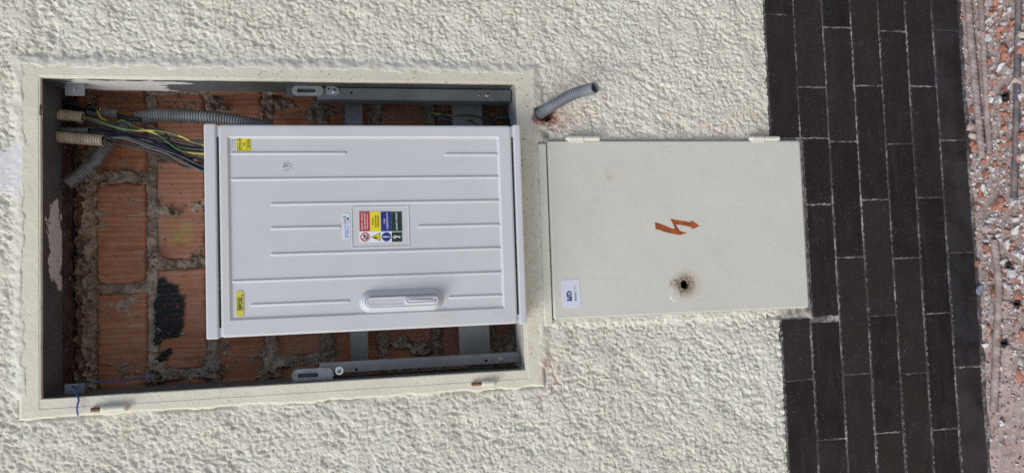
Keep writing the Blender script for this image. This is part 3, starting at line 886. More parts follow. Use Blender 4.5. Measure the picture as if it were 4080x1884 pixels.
# left-hand rail
xa, xb = S(1650, 1467, YR).x, S(1650, 1424, YR).x
za, zb = S(2066, 1440, YR).z, S(1273, 1480, YR).z
rb = rail(xa, xb, za, zb, -1, .004)
frm((1162, 1472, 1330, 1516), (1186, 1488, 1268, 1500), YR - .0030)
box("bracket_arm", *(lambda q: (q[0], q[1], YR + .004, YR + .0065, q[2], q[3]))(R4(1164, 1468, 1280, 1512, YR + .005)), REVEAL, rails, .0008)
p_ = S(1352, 1476, YR); screw((p_.x, YR - .0002, p_.z), .0048, ZINC, rails, True, .0085)
p_ = S(1995, 1432, YR); screw((p_.x, YR - .0002, p_.z), .0058, OLDZ, rails, False)
for sx, sy, rx, rz in ((1420, 1471, .003, .003), (1937, 1436, .003, .0032), (1335, 1479, .003, .003)):
    p_ = S(sx, sy, YR); loft("rail_hole", [([(p_.x + a * rx, p_.z + b * rz) for a, b in circ(0, 0, 1, 16)], YR - .0003)], BLACK, rb)
# cross bars
for a, b, yb in ((1396, 1468, .105), (1830, 1952, .092)):
    z1 = S(a, 1380, yb).z; z0 = S(b, 1380, yb).z
    box("cross_bar", OX0 + .004, OX1 - .004, yb, yb + .005, z0, z1, STEEL, rails, .0012)

# ================================================================== WHITE CABINET
YF = -.060
cab = thing("distribution_cabinet", (CX0, .05, CZ0), "light grey plastic electrical cabinet with ribbed door, stickers and swing handle, standing in the niche", "electrical cabinet")
box("shell", CX0 + .004, CX1 - .004, -.030, .088, CZ0 + .004, CZ1 - .004, CABW, cab, .003)
capT = S(865, 900, YF).z; capB = S(2058, 900, YF).z
for nm, z0, z1 in (("top_cap", capT, CZ1), ("bottom_cap", CZ0, capB)):
    loft(nm, [(rr(CX0, CX1, z0, z1, .003), .090), (rr(CX0, CX1, z0, z1, .003), YF + .003), (rr(CX0 + .0008, CX1 - .0008, z0 + .0008, z1 - .0008, .003), YF + .0008), (rr(CX0 + .003, CX1 - .003, z0 + .003, z1 - .003, .002), YF)], CABW, cab, cap0=True)
gap = .0042
d0, d1 = capB + gap, capT - gap
dx0, dx1 = CX0 + .002, CX1 - .002
px0 = (Q(575, 797, YF).x + Q(1268, 782, YF).x) / 2 ; px1 = (Q(580, 341, YF).x + Q(1258, 347, YF).x) / 2
pz0 = Q(1262, 570, YF).z; pz1 = Q(576, 570, YF).z
YP = YF + .0042
door = loft("door", [(rr(dx0, dx1, d0, d1, .006), -.028), (rr(dx0, dx1, d0, d1, .006), YF + .004), (rr(dx0 + .0012, dx1 - .0012, d0 + .0012, d1 - .0012, .005), YF + .0012), (rr(dx0 + .004, dx1 - .004, d0 + .004, d1 - .004, .004), YF + .0002),
                     (rr(px0 - .001, px1 + .001, pz0 - .001, pz1 + .001, .002), YF + .0004), (rr(px0 + .0035, px1 - .0035, pz0 + .0035, pz1 - .0035, .002), YP)], CABW, cab)
# hinge lugs at the corners
for z0, z1 in ((d1 - .0005, capT + .0005), (capB - .0005, d0 + .0005)):
    for xa, xb in ((CX1 - .024, CX1 - .003), (CX0 + .003, CX0 + .020)):
        box("hinge_lug", xa, xb, -.028, YF + .004, z0, z1, CABW, cab, .0004)
def rib(q0, q1, w=.0062, h=.0024):
    a, b = Q(*q0, YP), Q(*q1, YP); x = (a.x + b.x) / 2
    z0, z1 = min(a.z, b.z), max(a.z, b.z)
    z0 = max(z0, pz0 + .003); z1 = min(z1, pz1 - .003)
    loft("rib", [(rr(x - w / 2, x + w / 2, z0, z1, w / 2), YP + .0002), (rr(x - w * .36, x + w * .36, z0 + .001, z1 - .001, w * .36), YP - h * .7), (rr(x - w * .14, x + w * .14, z0 + .002, z1 - .002, w * .14), YP - h)], CABW, door, smooth=True)
for a, b in (((570, 385), (872, 387)), ((1117, 389), (1268, 389)), ((570, 448), (1268, 449)), ((680, 511), (1270, 508)), ((680, 574), (858, 572)), ((1050, 568), (1270, 567)),
             ((680, 638), (1270, 626)), ((570, 705), (1272, 688)), ((629, 767), (880, 758)), ((1128, 747), (1274, 743))): rib(a, b)
# raised border round the warning sticker
a, b = Q(882, 519, YP), Q(1032, 621, YP)
bx0, bx1, bz0, bz1 = min(a.x, b.x), max(a.x, b.x), min(a.z, b.z), max(a.z, b.z)
def rrl(d): return rr(bx0 + d, bx1 - d, bz0 + d, bz1 - d, .001, 2)
loft("label_border", [(rrl(0), YP + .0002), (rrl(.001), YP - .0012), (rrl(.002), YP - .0012), (rrl(.003), YP + .0002)], CABW, door, cap1=False)
# embossed marks: CE and double square
a, b = S(920, 592, YP), S(940, 560, YP)
text("embossed_mark", "CE", a.x, S(930, 569, YP).x, S(939, 580, YP).z, S(923, 580, YP).z, YP - .0004, HANDW, door)
for d in (0, .0026):
    s_ = rr(S(930, 567, YP).x + d, S(930, 551, YP).x - d, S(939, 560, YP).z + d, S(923, 560, YP).z - d, .0003, 1)
    cxs, czs = sum(p[0] for p in s_) / len(s_), sum(p[1] for p in s_) / len(s_)
    s2 = [(cxs + (x - cxs) * .8, czs + (z - czs) * .8) for x, z in s_]
    loft("embossed_mark", [(s_, YP - .0001), (s_, YP - .0006), (s2, YP - .0006), (s2, YP - .0001)], CABW, door, cap1=False)
# ---- handle
def cap_px(q0, q1, y):
    a, b = Q(*q0, y), Q(*q1, y)
    return min(a.x, b.x), max(a.x, b.x), min(a.z, b.z), max(a.z, b.z)
hx0, hx1, hz0, hz1 = cap_px((906, 790), (1113, 722), YP)
# keep it upright: average the slant
def shrink(t, d): return rr(t[0] + d, t[1] - d, t[2] + d, t[3] - d, 1, 12)
hb = (hx0 + .002, hx1 - .002, hz0, hz1)
loft("handle_boss", [(shrink(hb, -.0012), YP + .0002), (shrink(hb, 0), YP - .002), (shrink(hb, .0085), YP - .0115), (shrink(hb, .0098), YP - .0122), (shrink(hb, .0105), YP - .010)], HANDW, cab, cap1=True, smooth=False)
lv = (hb[0] + .0112, hb[1] - .0112, hb[2] + .0112, hb[3] - .0112)
lever = loft("handle_lever", [(shrink(lv, 0), YP - .0102), (shrink(lv, 0), YP - .0150), (shrink(lv, .0012), YP - .0163), (shrink(lv, .0022), YP - .0166), (shrink(lv, .0045), YP - .0160)], HANDW, cab)
gz1 = Q(1016, 760, YP).z; gz0 = lv[2] - .003
gr = (lv[0] + .0015, lv[1] - .0015, gz0, gz1)
loft("grip", [(shrink(gr, 0), YP - .0150), (shrink(gr, .0003), YP - .0195), (shrink(gr, .0025), YP - .0215), (shrink(gr, .0045), YP - .0215), (shrink(gr, .006), YP - .0205)], HANDW, lever)
gr2 = (gr[0] + .0075, gr[1] - .0075, gz0 + .012, gz1 - .006)
loft("grip_ridge", [(shrink(gr2, 0), YP - .0200), (shrink(gr2, .0008), YP - .0224), (shrink(gr2, .0022), YP - .0228)], HANDW, lever, smooth=True)
cx_ = (gr[0] + gr[1]) / 2
loft("pin_hole", [(circ(cx_, gz0 + .0075, .0014, 12), YP - .0217)], BLACK, lever)
text("embossed_letter", "Z O", lv[0] + .0085, lv[1] - .0085, lv[3] - .0105, lv[3] - .0070, YP - .0162, GREYP, lever)
poly("embossed_arrow", [(cx_ - .008, lv[3] - .0135), (cx_ - .005, lv[3] - .0123), (cx_ - .005, lv[3] - .0132), (cx_ + .005, lv[3] - .0132), (cx_ + .005, lv[3] - .0123), (cx_ + .008, lv[3] - .0135), (cx_ + .005, lv[3] - .0147), (cx_ + .005, lv[3] - .0138), (cx_ - .005, lv[3] - .0138), (cx_ - .005, lv[3] - .0147)], YP - .0162, GREYP, lever)

# ---- stickers on the cabinet
E1, E2, E3, E4 = YP - .0004, YP - .0007, YP - .0010, YP - .0013
class Crop:
    def __init__(s, ox, oy, k, y): s.o = (ox, oy); s.k = k; s.y = y
    def __call__(s, x, y): p = S(s.o[0] + x * s.k, s.o[1] + y * s.k, s.y); return (p.x, p.z)
    def r(s, x0, y0, x1, y1):
        a, b = s((x0 + x1) / 2, max(y0, y1)), s((x0 + x1) / 2, min(y0, y1)); c_, d = s(max(x0, x1), (y0 + y1) / 2), s(min(x0, x1), (y0 + y1) / 2)
        return a[0], b[0], c_[1], d[1]
    def rect(s, x0, y0, x1, y1, r=1e-5, n=1): return rr(*s.r(x0, y0, x1, y1), r, n)
    def pts(s, L): return [s(a, b) for a, b in L]
C7 = Crop(1300, 750, .2521, YP)
ws = poly("warning_sticker", C7.rect(518, 364, 1202, 850, .0004), E1, WHT, cab, thick=.0003)
tag(ws, "warning sticker with red, yellow, blue and green fields")
for nm, x0, x1, m in (("red_field", 522, 688, RED), ("yellow_field", 692, 855, YEL), ("blue_field", 862, 1031, BLU), ("green_field", 1033, 1196, GRN)):
    poly(nm, C7.rect(x0, 368, x1, 681), E2, m, ws)
poly("green_field", C7.rect(1035, 692, 1199, 845), E2, GRN, ws)
def t7(s, x0, y0, x1, y1, m, bold=.012):
    a = C7.r(x0, y0, x1, y1); text("lettering", s, a[0], a[1], a[2], a[3], E3, m, ws, bold)
t7("NEHAS VODOU", 552, 388, 577, 658, WHT); t7("ANI PENOVÝMI", 592, 390, 623, 655, WHT); t7("PRÍSTROJMI!", 634, 404, 666, 640, WHT)
t7("POZOR,", 722, 468, 750, 580, INK); t7("ELEKTRICKÉ", 762, 432, 792, 616, INK); t7("ZARIADENIE!", 806, 432, 832, 618, INK)
t7("VYPNI", 908, 488, 932, 563, WHT); t7("V NEBEZPEČENSTVE!", 945, 390, 976, 660, WHT); t7("HLAVNÝ VYPÍNAČ", 1088, 384, 1126, 662, WHT)
def disc(nm, cx, cy, rad, m, y, n=28):
    q = C7(cx, cy); r_ = abs(C7(cx, cy + rad)[0] - q[0]); return poly(nm, circ(q[0], q[1], r_, n), y, m, ws)
q = C7(612, 772); r_ = abs(C7(612, 772 + 72)[0] - q[0])
loft("prohibition_ring", [(circ(q[0], q[1], r_, 32), E3), (circ(q[0], q[1], r_ * .79, 32), E3)], RED, ws, cap1=False)
poly("prohibition_bar", [(q[0] + a * r_, q[1] + b * r_) for a, b in ((-.64, .5), (.5, -.64), (.64, -.5), (-.5, .64))][::-1], E4, RED, ws)
poly("bucket_mark", C7.pts([(580, 742), (600, 730), (622, 752), (604, 776), (584, 762)]), E3, INK, ws)
poly("flame_mark", C7.pts([(608, 798), (640, 775), (652, 750), (662, 775), (650, 806), (624, 812)]), E3, INK, ws)
poly("triangle_edge", C7.pts([(706, 772), (851, 704), (853, 834)]), E3, INK, ws)
poly("triangle_face", C7.pts([(724, 772), (843, 716), (845, 822)]), E4, YEL, ws)
poly("bolt_mark", C7.pts([(742, 783), (778, 766), (792, 778), (832, 768), (812, 786), (796, 800), (786, 786), (762, 800)]), E4 - .0003, INK, ws)
disc("blue_disc", 949, 768, 72, BLU, E3)
poly("exclamation_bar", C7.rect(893, 760, 970, 776, .0006), E4, WHT, ws); disc("exclamation_dot", 992, 768, 10, WHT, E4, 14)
poly("bolt_mark", C7.pts([(1052, 756), (1052, 780), (1100, 800), (1088, 768), (1150, 776), (1148, 786), (1182, 770), (1146, 752), (1148, 762), (1074, 742), (1088, 776)]), E3, WHT, ws)
# supplier badge
b1 = poly("supplier_badge", C7.rect(246, 393, 374, 806, .0042, 5), E1 - .0002, PAPER, cab, thick=.0006)
tag(b1, "small white rounded badge with blue letters and coloured hexagons")
a = C7.r(288, 592, 356, 776); text("lettering", "IMAO", a[0], a[1], a[2], a[3], E3, LBLUE, b1, -.01)
for cx, cy, m, m2 in ((292, 512, GREYP, DOTR), (337, 484, LBLUE, NAVY), (292, 560, GREYP, CREAMP), (340, 536, GREYP, WHT)):
    q = C7(cx, cy); r_ = .0028
    poly("hexagon_mark", circ(q[0], q[1], r_, 6, 30, 390), E2 - .0002, m, b1); poly("hexagon_dot", circ(q[0], q[1], r_ * .45, 10), E3, m2, b1)
poly("leaf_mark", C7.pts([(262, 462), (280, 476), (305, 470), (312, 452), (306, 430), (292, 452), (270, 448)]), E3, LEAF, b1)
# inspection sticker
C3 = Crop(800, 480, .16807, YP)
b2 = poly("inspection_sticker", C3.rect(850, 382, 1190, 728, .0006, 2), E1, YEL, cab, thick=.0003)
tag(b2, "small square yellow sticker with three printed lines")
def line(x0, y0, x1, y1, w=3):
    if abs(x1 - x0) > abs(y1 - y0): poly("printed_line", C3.rect(x0, y0 - w, x1, y1 + w), E2, INK, b2)
    else: poly("printed_line", C3.rect(x0 - w, y0, x1 + w, y1), E2, INK, b2)
for x in (868, 976, 1078, 1172): line(x, 400, x, 712)
for y in (400, 712): line(868, y, 1172, y)
for s_, x0, y0, x1, y1 in (("SFOS.SK", 900, 415, 948, 702), ("EIR", 1012, 520, 1044, 606), ("25/2376", 1102, 450, 1152, 662)):
    a = C3.r(x0, y0, x1, y1); text("lettering", s_, *a, E3, INK, b2, .015)
# maker badge
C4 = Crop(850, 1100, .1849, YP)
ra_ = C4.r(482, 300, 666, 892)
loftb = lambda d: rr(ra_[0] + d, ra_[1] - d, ra_[2] + d, ra_[3] - d, 1, 10)
b3 = loft("maker_badge", [(loftb(0), YP + .0001), (loftb(0), YP - .0008), (loftb(.0006), YP - .0009)], HANDW, cab)
tag(b3, "yellow domed capsule badge with black letters")
poly("badge_face", loftb(.0008), YP - .0012, YELB, b3)
a = C4.r(518, 450, 645, 742); fr_ = lambda d: rr(a[0] + d, a[1] - d, a[2] + d, a[3] - d, .0022, 4)
loft("badge_border", [(fr_(0), YP - .0015), (fr_(.0005), YP - .0015)], INK, b3, cap1=False)
a = C4.r(540, 470, 622, 722); text("lettering", "SFOS", *a, YP - .0015, INK, b3, .04)
a = C4.r(600, 380, 636, 446); text("lettering", ".sk", *a, YP - .0015, INK, b3, .02)

# ================================================================== LOWER METER DOOR
YD = -.0125
meter = thing("meter_cabinet", ((DX0 + DX1) / 2, 0, DZ0), "small cream painted steel meter cabinet with rusty keyhole and orange lightning arrow above the tiles", "meter cabinet")
for a_, b_, c_, d in ((DX0 - .004, DX0 + .004, DZ0, DZ1), (DX1 - .003, DX1 + .001, DZ0, DZ1), (DX0, DX1, DZ0 - .001, DZ0 + .005), (DX0, DX1, DZ1 - .004, DZ1 + .001)):
    box("cabinet_side", a_, b_, .001, .16, c_, d, STEEL, meter, 0)
box("cabinet_back", DX0, DX1, .161, .165, DZ0, DZ1, STEEL, meter, 0)
# door leaf with a real keyhole
def door_leaf():
    bm = bmesh.new()
    o1 = rr(DX0, DX1, DZ0, DZ1, .005, 5)
    L = [(o1, -.0005), (o1, YD + .0035), (rr(DX0 + .001, DX1 - .001, DZ0 + .001, DZ1 - .001, .005, 5), YD + .0010), (rr(DX0 + .0035, DX1 - .0035, DZ0 + .0035, DZ1 - .0035, .004, 5), YD)]
    n = len(o1); vs_ = [[bm.verts.new((x, y, z)) for x, z in pts] for pts, y in L]
    for k in range(len(L) - 1):
        for i in range(n): bm.faces.new((vs_[k][i], vs_[k][(i + 1) % n], vs_[k + 1][(i + 1) % n], vs_[k + 1][i]))
    cc = [(x + .0005 * nz(z * 900, 3), z) for x, z in circ(HOLE.x, HOLE.z, .0096, 28)]
    h0 = [bm.verts.new((x, YD, z)) for x, z in cc]; h1 = [bm.verts.new((x, -.0005, z)) for x, z in cc]
    m = len(h0)
    for i in range(m): bm.faces.new((h0[i], h0[(i + 1) % m], h1[(i + 1) % m], h1[i]))
    bm.edges.ensure_lookup_table()
    es = [bm.edges.get((vs_[-1][i], vs_[-1][(i + 1) % n])) for i in range(n)] + [bm.edges.get((h0[i], h0[(i + 1) % m])) for i in range(m)]
    bmesh.ops.triangle_fill(bm, use_beauty=True, use_dissolve=False, edges=es, normal=(0, -1, 0))
    bmesh.ops.recalc_face_normals(bm, faces=bm.faces)
    c_ = Vector(((DX0 + DX1) / 2, YD, (DZ0 + DZ1) / 2))
    for v in bm.verts: v.co -= c_
    me = bpy.data.meshes.new("door"); bm.to_mesh(me); bm.free()
    return link("door", me, DOORP, meter, c_)
leaf = door_leaf()
CD = Crop(2500, 820, .34453, YD)
o_ = CD.pts([(318, 192), (350, 197), (440, 232), (528, 268), (549, 262), (520, 195), (493, 152), (600, 168), (735, 190), (738, 168), (800, 205), (832, 233), (780, 258), (736, 270), (745, 247), (650, 226), (560, 215), (585, 262), (606, 292), (650, 303), (680, 312), (676, 324), (640, 322), (612, 341), (580, 331), (500, 320), (400, 293), (325, 266)])
fine = []
for i in range(len(o_)):
    a, b = np.array(o_[i]), np.array(o_[(i + 1) % len(o_)])
    for t in (0, .25, .5, .75):
        p = a + (b - a) * t; fine.append((p[0] + .0006 * nz(p[1] * 400, 3), p[1] + .0006 * nz(p[0] * 400, 4)))
poly("lightning_arrow", fine, YD - .0004, ORANGE, leaf)
# swivelling keyhole cover, swung aside
kc = CD(552, 1035); kt = CD(545, 880)
tear = circ(kc[0], kc[1], .0115, 20, 150, 390) 
tear = [(kc[0] + .0115 * math.cos(math.radians(a)), kc[1] + .0115 * math.sin(math.radians(a))) for a in range(-45, 226, 15)]
kp = CD(545, 890)
dirx = Vector((kp[0] - kc[0], kp[1] - kc[1])); ln_ = dirx.length; dirx /= ln_; nrm = Vector((-dirx.y, dirx.x))
tear = []
for a in range(90, 271, 12):
    ca, sa = math.cos(math.radians(a)), math.sin(math.radians(a)); tear.append((kc[0] + .0118 * (ca * dirx.x + sa * nrm.x), kc[1] + .0118 * (ca * dirx.y + sa * nrm.y)))
for a in range(-80, 81, 20):
    ca, sa = math.cos(math.radians(a)), math.sin(math.radians(a)); tear.append((kp[0] + .0045 * (ca * dirx.x + sa * nrm.x), kp[1] + .0045 * (ca * dirx.y + sa * nrm.y)))
tc = np.mean(np.array(tear), 0)
sc_ = lambda f: [(tc[0] + (x - tc[0]) * f, tc[1] + (z - tc[1]) * f) for x, z in tear]
loft("keyhole_cover", [(sc_(1), YD + .0002), (sc_(1), YD - .0014), (sc_(.93), YD - .0022)], DOORP, leaf)
# hinges on the right-hand edge
for q0, qm, q1 in (((1423, 345), (1468, 345), (1510, 345)), ((1884, 344), (1922, 344), (1962, 344))):
    a, b, c_ = Q(*q0, -.012), Q(*qm, -.012), Q(*q1, -.012)
    hx_ = DX1 + .0045
    h = tube("hinge", [(hx_, -.0115, a.z), (hx_, -.0115, (a.z + b.z) / 2), (hx_, -.0115, b.z)], .0058, FRAMEP, meter, 14, .003, radii=lambda s, a_: .0058 if s > .004 else .0042)
    L_ = (b.z - c_.z)
    tube("hinge_barrel", [(hx_, -.0115, b.z - .0004), (hx_, -.0115, (b.z + c_.z) / 2), (hx_, -.0115, c_.z)], .0058, FRAMEP, h, 14, .002, radii=lambda s, a_, L_=L_: .0054 * math.sqrt(max(.05, 1 - max(0, (s - L_ + .005) / .0052)**2)))
    box("hinge_leaf", DX1 - .004, hx_, -.0150, -.006, b.z, a.z - .006, FRAMEP, h, .0012)
# cream strip above the door
a, b = Q(1358, 366, -.009), Q(1384, 818, -.009)
zt = max(a.z, b.z); 
loft("top_strip", [(rr(DX0 - .012, DX1 - .006, DZ1 + .0025, DZ1 + .019, .003), .004), (rr(DX0 - .012, DX1 - .006, DZ1 + .0025, DZ1 + .019, .003), -.0082), (rr(DX0 - .0105, DX1 - .0075, DZ1 + .004, DZ1 + .0172, .002), -.0095)], FRAMEP, meter)
# utility sticker
CS = Crop(2200, 1080, .15128, YD)
o_ = CS.pts([(232, 236), (708, 206), (728, 450), (755, 850), (742, 890), (690, 925), (600, 965), (420, 972), (300, 975), (272, 935), (250, 600)])
us = poly("utility_sticker", o_, YD - .0006, PAPER, meter, thick=.0005)
tag(us, "white paper sticker with navy logo, torn along its lower left corner")
e2, e3 = YD - .0009, YD - .0012
poly("logo_mark", CS.pts([(384, 785), (384, 755), (470, 740), (388, 672), (384, 640), (520, 740), (522, 782)]), e2, NAVY, us)
poly("logo_mark", CS.pts([(384, 690), (392, 706), (430, 737), (402, 736), (386, 716)]), e2, INK, us)
poly("logo_mark", CS.pts([(440, 680), (460, 655), (492, 650), (514, 668), (518, 728), (478, 700), (478, 688)]), e2, INK, us)
poly("logo_mark", CS.pts([(380, 655), (376, 590), (392, 545), (430, 522), (470, 526), (504, 556), (514, 632), (415, 640), (414, 612), (488, 605), (482, 574), (460, 556), (425, 560), (408, 585), (412, 640), (440, 672), (420, 676)]), e3, NAVY, us)
a = CS.r(590, 575, 640, 772); text("lettering", "RWE", *a, e2, NAVY, us, .02)
a = CS.r(566, 385, 625, 572); text("lettering", "GROUP", *a, e2, GREYP, us, -.01)

# ================================================================== CONDUITS AND WIRES
wc = tube("wall_conduit", [S(2105, 480, .05), S(2140, 462, .012), S(2195, 425, -.024), S(2275, 380, -.058), S(2330, 361, -.085), S(2370, 350, -.110)], .0116, CONDUIT, None, 22, .0005, corr(.0116, .0024, .0050), inner=(.0088, .03))
tag(wc, "grey corrugated conduit stub sticking out of the wall above the meter cabinet hinge", "conduit", "corrugated conduits")
def C1(x, y, d): return S(x * .5882, 200 + y * .5882, d)
def cond(name, pts, rad, m, label, per=.0036, inner=None, step=.00045):
    o = tube(name, [C1(*p) for p in pts], rad, m, None, 16, step, corr(rad, rad * .20, per * 1.2), inner=inner)
    tag(o, label, "conduit", "corrugated conduits"); return o
cond("conduit", [(930, 455, .125), (1050, 442, .120), (1200, 445, .110), (1400, 452, .100), (1540, 466, .10), (1720, 500, .10), (1850, 540, .10)], .0130, CONDUIT, "long grey corrugated conduit running down behind the right edge of the white cabinet", per=.0046)
cond("conduit", [(880, 470, .135), (800, 545, .125), (720, 645, .115), (640, 755, .110), (540, 845, .100), (452, 908, .090)], .0130, CONDARK, "grey corrugated conduit bent diagonally across the top of the niche", per=.0046, inner=(.010, .02))
cond("conduit", [(380, 438, .07), (470, 444, .07), (562, 456, .07)], .0106, CONBEIGE, "short beige corrugated conduit end with green wires, nearer the right side of the niche", per=.0042, inner=(.0084, .02))
cond("conduit", [(380, 588, .065), (520, 600, .062), (700, 613, .06)], .0110, CONBEIGE, "longer beige corrugated conduit end with dark wires at the top of the niche", per=.0042, inner=(.0084, .02))
cond("conduit", [(390, 545, .085), (500, 547, .085), (602, 549, .085)], .0068, CONDARK, "short dusty grey conduit end between the two beige ones", per=.0033, inner=(.005, .02))
cond("conduit", [(600, 410, .11), (700, 422, .11), (797, 432, .11)], .0100, CONDARK, "dusty grey conduit stub beside the bare copper wire end", per=.0033, inner=(.006, .02))
def wire(pts, rad, m, label, cat="wire", f=C1, name="wire"):
    o = tube(name, [f(*p) for p in pts], rad, m, None, 8, .004)
    tag(o, label, cat, "wires in the niche"); return o
wire([(500, 450, .07), (565, 457, .072), (640, 470, .07), (760, 515, .065), (900, 543, .06), (1080, 548, .055), (1200, 575, .05), (1300, 618, .05), (1400, 648, .05)], .0021, GYW, "green and yellow wire leaving the upper beige conduit and arching over the bundle")
wire([(660, 405, .09), (668, 432, .088), (692, 465, .085), (770, 497, .08), (830, 475, .075), (890, 510, .07), (1050, 565, .065), (1110, 600, .062), (1200, 670, .058), (1300, 696, .055), (1400, 702, .055)], .0019, GYW, "kinked yellow and green wire with a bare copper end beside the conduit stub")
wire([(600, 545, .085), (740, 540, .08), (900, 566, .075), (1100, 580, .07), (1250, 606, .065), (1400, 616, .06)], .0019, BLACKW, "uppermost black wire of the bundle entering the cabinet top")
wire([(425, 508, .09), (640, 515, .08), (760, 540, .075), (900, 580, .07), (1100, 600, .065), (1300, 642, .06), (1400, 668, .06)], .0022, BLACKW, "long black wire running from the reveal beneath the green wire")
wire([(690, 600, .06), (850, 588, .06), (1000, 640, .055), (1150, 690, .055), (1250, 730, .05), (1400, 800, .05)], .0021, BLACKW, "black wire leaving the lower beige conduit, upper of the two")
wire([(690, 590, .062), (860, 602, .06), (1010, 660, .057), (1130, 700, .055), (1270, 772, .05), (1400, 832, .05)], .0021, GREYW, "dusty grey wire leaving the lower beige conduit, lowest of the bundle")
wire([(600, 556, .085), (800, 570, .08), (1000, 612, .075), (1120, 650, .07), (1250, 728, .062), (1400, 812, .06)], .0020, GREYW, "dusty grey wire leaving the small grey conduit")
wire([(600, 548, .086), (780, 580, .084), (980, 604, .08), (1140, 622, .074), (1290, 655, .07), (1400, 676, .07)], .0019, GREYW, "thin grey wire lying flat under the green and yellow wire")
wire([(935, 478, .10), (1000, 525, .09), (1100, 545, .08), (1160, 620, .07), (1240, 712, .06), (1400, 818, .055)], .0020, BROWNW, "dark brown wire crossing steeply over the bundle")
wire([(1020, 605, .072), (1100, 660, .066), (1200, 702, .06), (1300, 756, .056), (1400, 806, .055)], .0018, DBLUEW, "dark blue wire at the lower side of the bundle by the cabinet corner")
wire([(600, 380, .13), (790, 448, .115), (860, 462, .11), (950, 474, .105)], .0050, BLACKW, "thick black cable sheath behind the kinked yellow wire", "cable", name="cable")
wire([(400, 350, .10), (480, 366, .10), (600, 398, .10), (665, 412, .095)], .0034, BLACKW, "straight black cable slanting along the niche top from the lock tab", "cable", name="cable")
wire([(400, 372, .12), (480, 390, .12), (560, 410, .12), (640, 440, .12)], .0060, BLACKW, "thick dark cable behind the straight slanting black cable", "cable", name="cable")
for i_, (p, rd, m, lb) in enumerate((([(690, 598, .066), (880, 596, .066), (1040, 648, .062), (1190, 712, .058), (1300, 772, .054), (1400, 822, .05)], .0020, BLACKW, "black wire pressed between the two wires of the lower beige conduit"),
        ([(600, 552, .09), (820, 556, .088), (1010, 590, .082), (1150, 650, .074), (1280, 735, .066), (1400, 802, .06)], .0022, BLACKW, "black wire sagging in the middle of the bundle"),
        ([(500, 452, .074), (700, 500, .072), (880, 560, .07), (1050, 600, .068), (1200, 640, .064), (1400, 690, .06)], .0018, GREYW, "dusty grey wire following the green and yellow wire out of the upper beige conduit"))): wire(p, rd, m, lb)
for i_ in range(7):
    ya = 505 + 95 * random.random(); yb_ = 610 + 190 * random.random(); dd = .07 + .02 * random.random()
    wire([(450, ya - 5, dd + .01), (650, ya, dd + .006), (850, ya * .6 + yb_ * .4 - 20 + 16 * random.random(), dd), (1050, ya * .35 + yb_ * .65 - 24, dd - .005), (1230, yb_ - 12 + 14 * random.random(), dd - .012), (1400, yb_ + 20, dd - .02)], .0014 + .0004 * random.random(), (BLACKW, GREYW, BROWNW, BLACKW)[i_ % 4], "thin dark wire tangled in the middle of the bundle")
cp = tube("copper_end", [C1(664, 400, .088), C1(672, 398, .086), C1(684, 400, .084)], .0026, COPPER, None, 8, .002)
tag(cp, "bare copper wire end above the kinked yellow wire", "wire end")
def C2(x, y, d): return S(x * .6721, 900 + y * .6721, d)
wire([(884, 878, .10), (892, 904, .10), (862, 893, .10), (740, 912, .09), (585, 922, .07), (500, 945, .045), (455, 956, .024), (437, 957, .016), (448, 985, .006), (466, 1030, -.010), (456, 1075, -.014), (462, 1122, -.014)], .0016, BLUEW, "light blue wire threaded through the left lock tab and hanging over the frame", f=C2)
def C5(x, y, d): return S(1600 + x * .5461, 250 + y * .5461, d)
wire([(175, 460, .11), (162, 400, .11), (185, 352, .105), (240, 370, .10), (340, 382, .10), (430, 410, .095), (540, 440, .09), (570, 480, .09)], .0018, GYW, "thin yellow wire curling in the lower right corner of the niche", f=C5)
wire([(250, 470, .10), (340, 410, .095), (460, 385, .09), (600, 402, .085), (660, 425, .085)], .0017, BROWNW, "thin brown wire arching in the lower right corner of the niche", f=C5)
wire([(230, 375, .115), (300, 405, .11), (380, 432, .105), (440, 442, .10), (510, 480, .10)], .0017, BLUEW, "thin blue wire in the lower right corner of the niche", f=C5)
wire([(470, 422, .085), (520, 418, .085), (555, 465, .085), (570, 490, .085)], .0018, GYW, "short green and yellow wire next to the thick black cable loop", f=C5)
wire([(650, 480, .08), (682, 415, .07), (735, 400, .065), (785, 440, .07), (790, 490, .075)], .0045, BLACKW, "thick black cable loop in the lower right corner of the niche", "cable", f=C5, name="cable")

# ================================================================== GROUND
k = NT("rubble_dust")
c = k.mix(k.ramp(k.noise(14, 5), .3, .7), (.40, .295, .255), (.50, .39, .345))
sx_ = k.n('ShaderNodeSeparateXYZ'); k.L(k.geo.outputs['Position'], sx_.inputs[0])
c = k.mix(k.ramp(k.math('ADD', sx_.outputs[0], k.math('MULTIPLY', k.noise(12, 4), .2)), -.15, .15, 0, .75), c, (.33, .262, .23))
c = k.mix(k.ramp(k.noise(160, 5), .5, .72, 0, .7), c, (.66, .58, .54))
c = k.mix(k.ramp(k.noise(110, 4), .66, .74, 0, .7), c, (.20, .14, .12))
k.col(c); k.rough(.95); k.bump(k.noise(420, 5, .65), .0007, .8)
DUST = k.m
def axis2(lo, hi, fine, outlo, outhi): return axis(lo, hi, fine, outlo, outhi, [])
xs = axis2(-.95, 1.05, .005, -14, 14)
ya = np.arange(-.42, .0101, .004); l = [-.42]; st = .004
while l[-1] > -14: st *= 1.25; l.append(l[-1] - st)
ys = np.r_[l[1:][::-1], ya]
X, Yy = np.meshgrid(xs, ys, indexing='ij')
rough_x = sstep(-.55, -.25, X + .12 * perlin(X * 5, Yy * 5, 201))
gh = .006 * fbm(X * 9, Yy * 9, 203, 3) + (.0015 + .0035 * rough_x) * fbm(X * 60, Yy * 60, 207, 4)
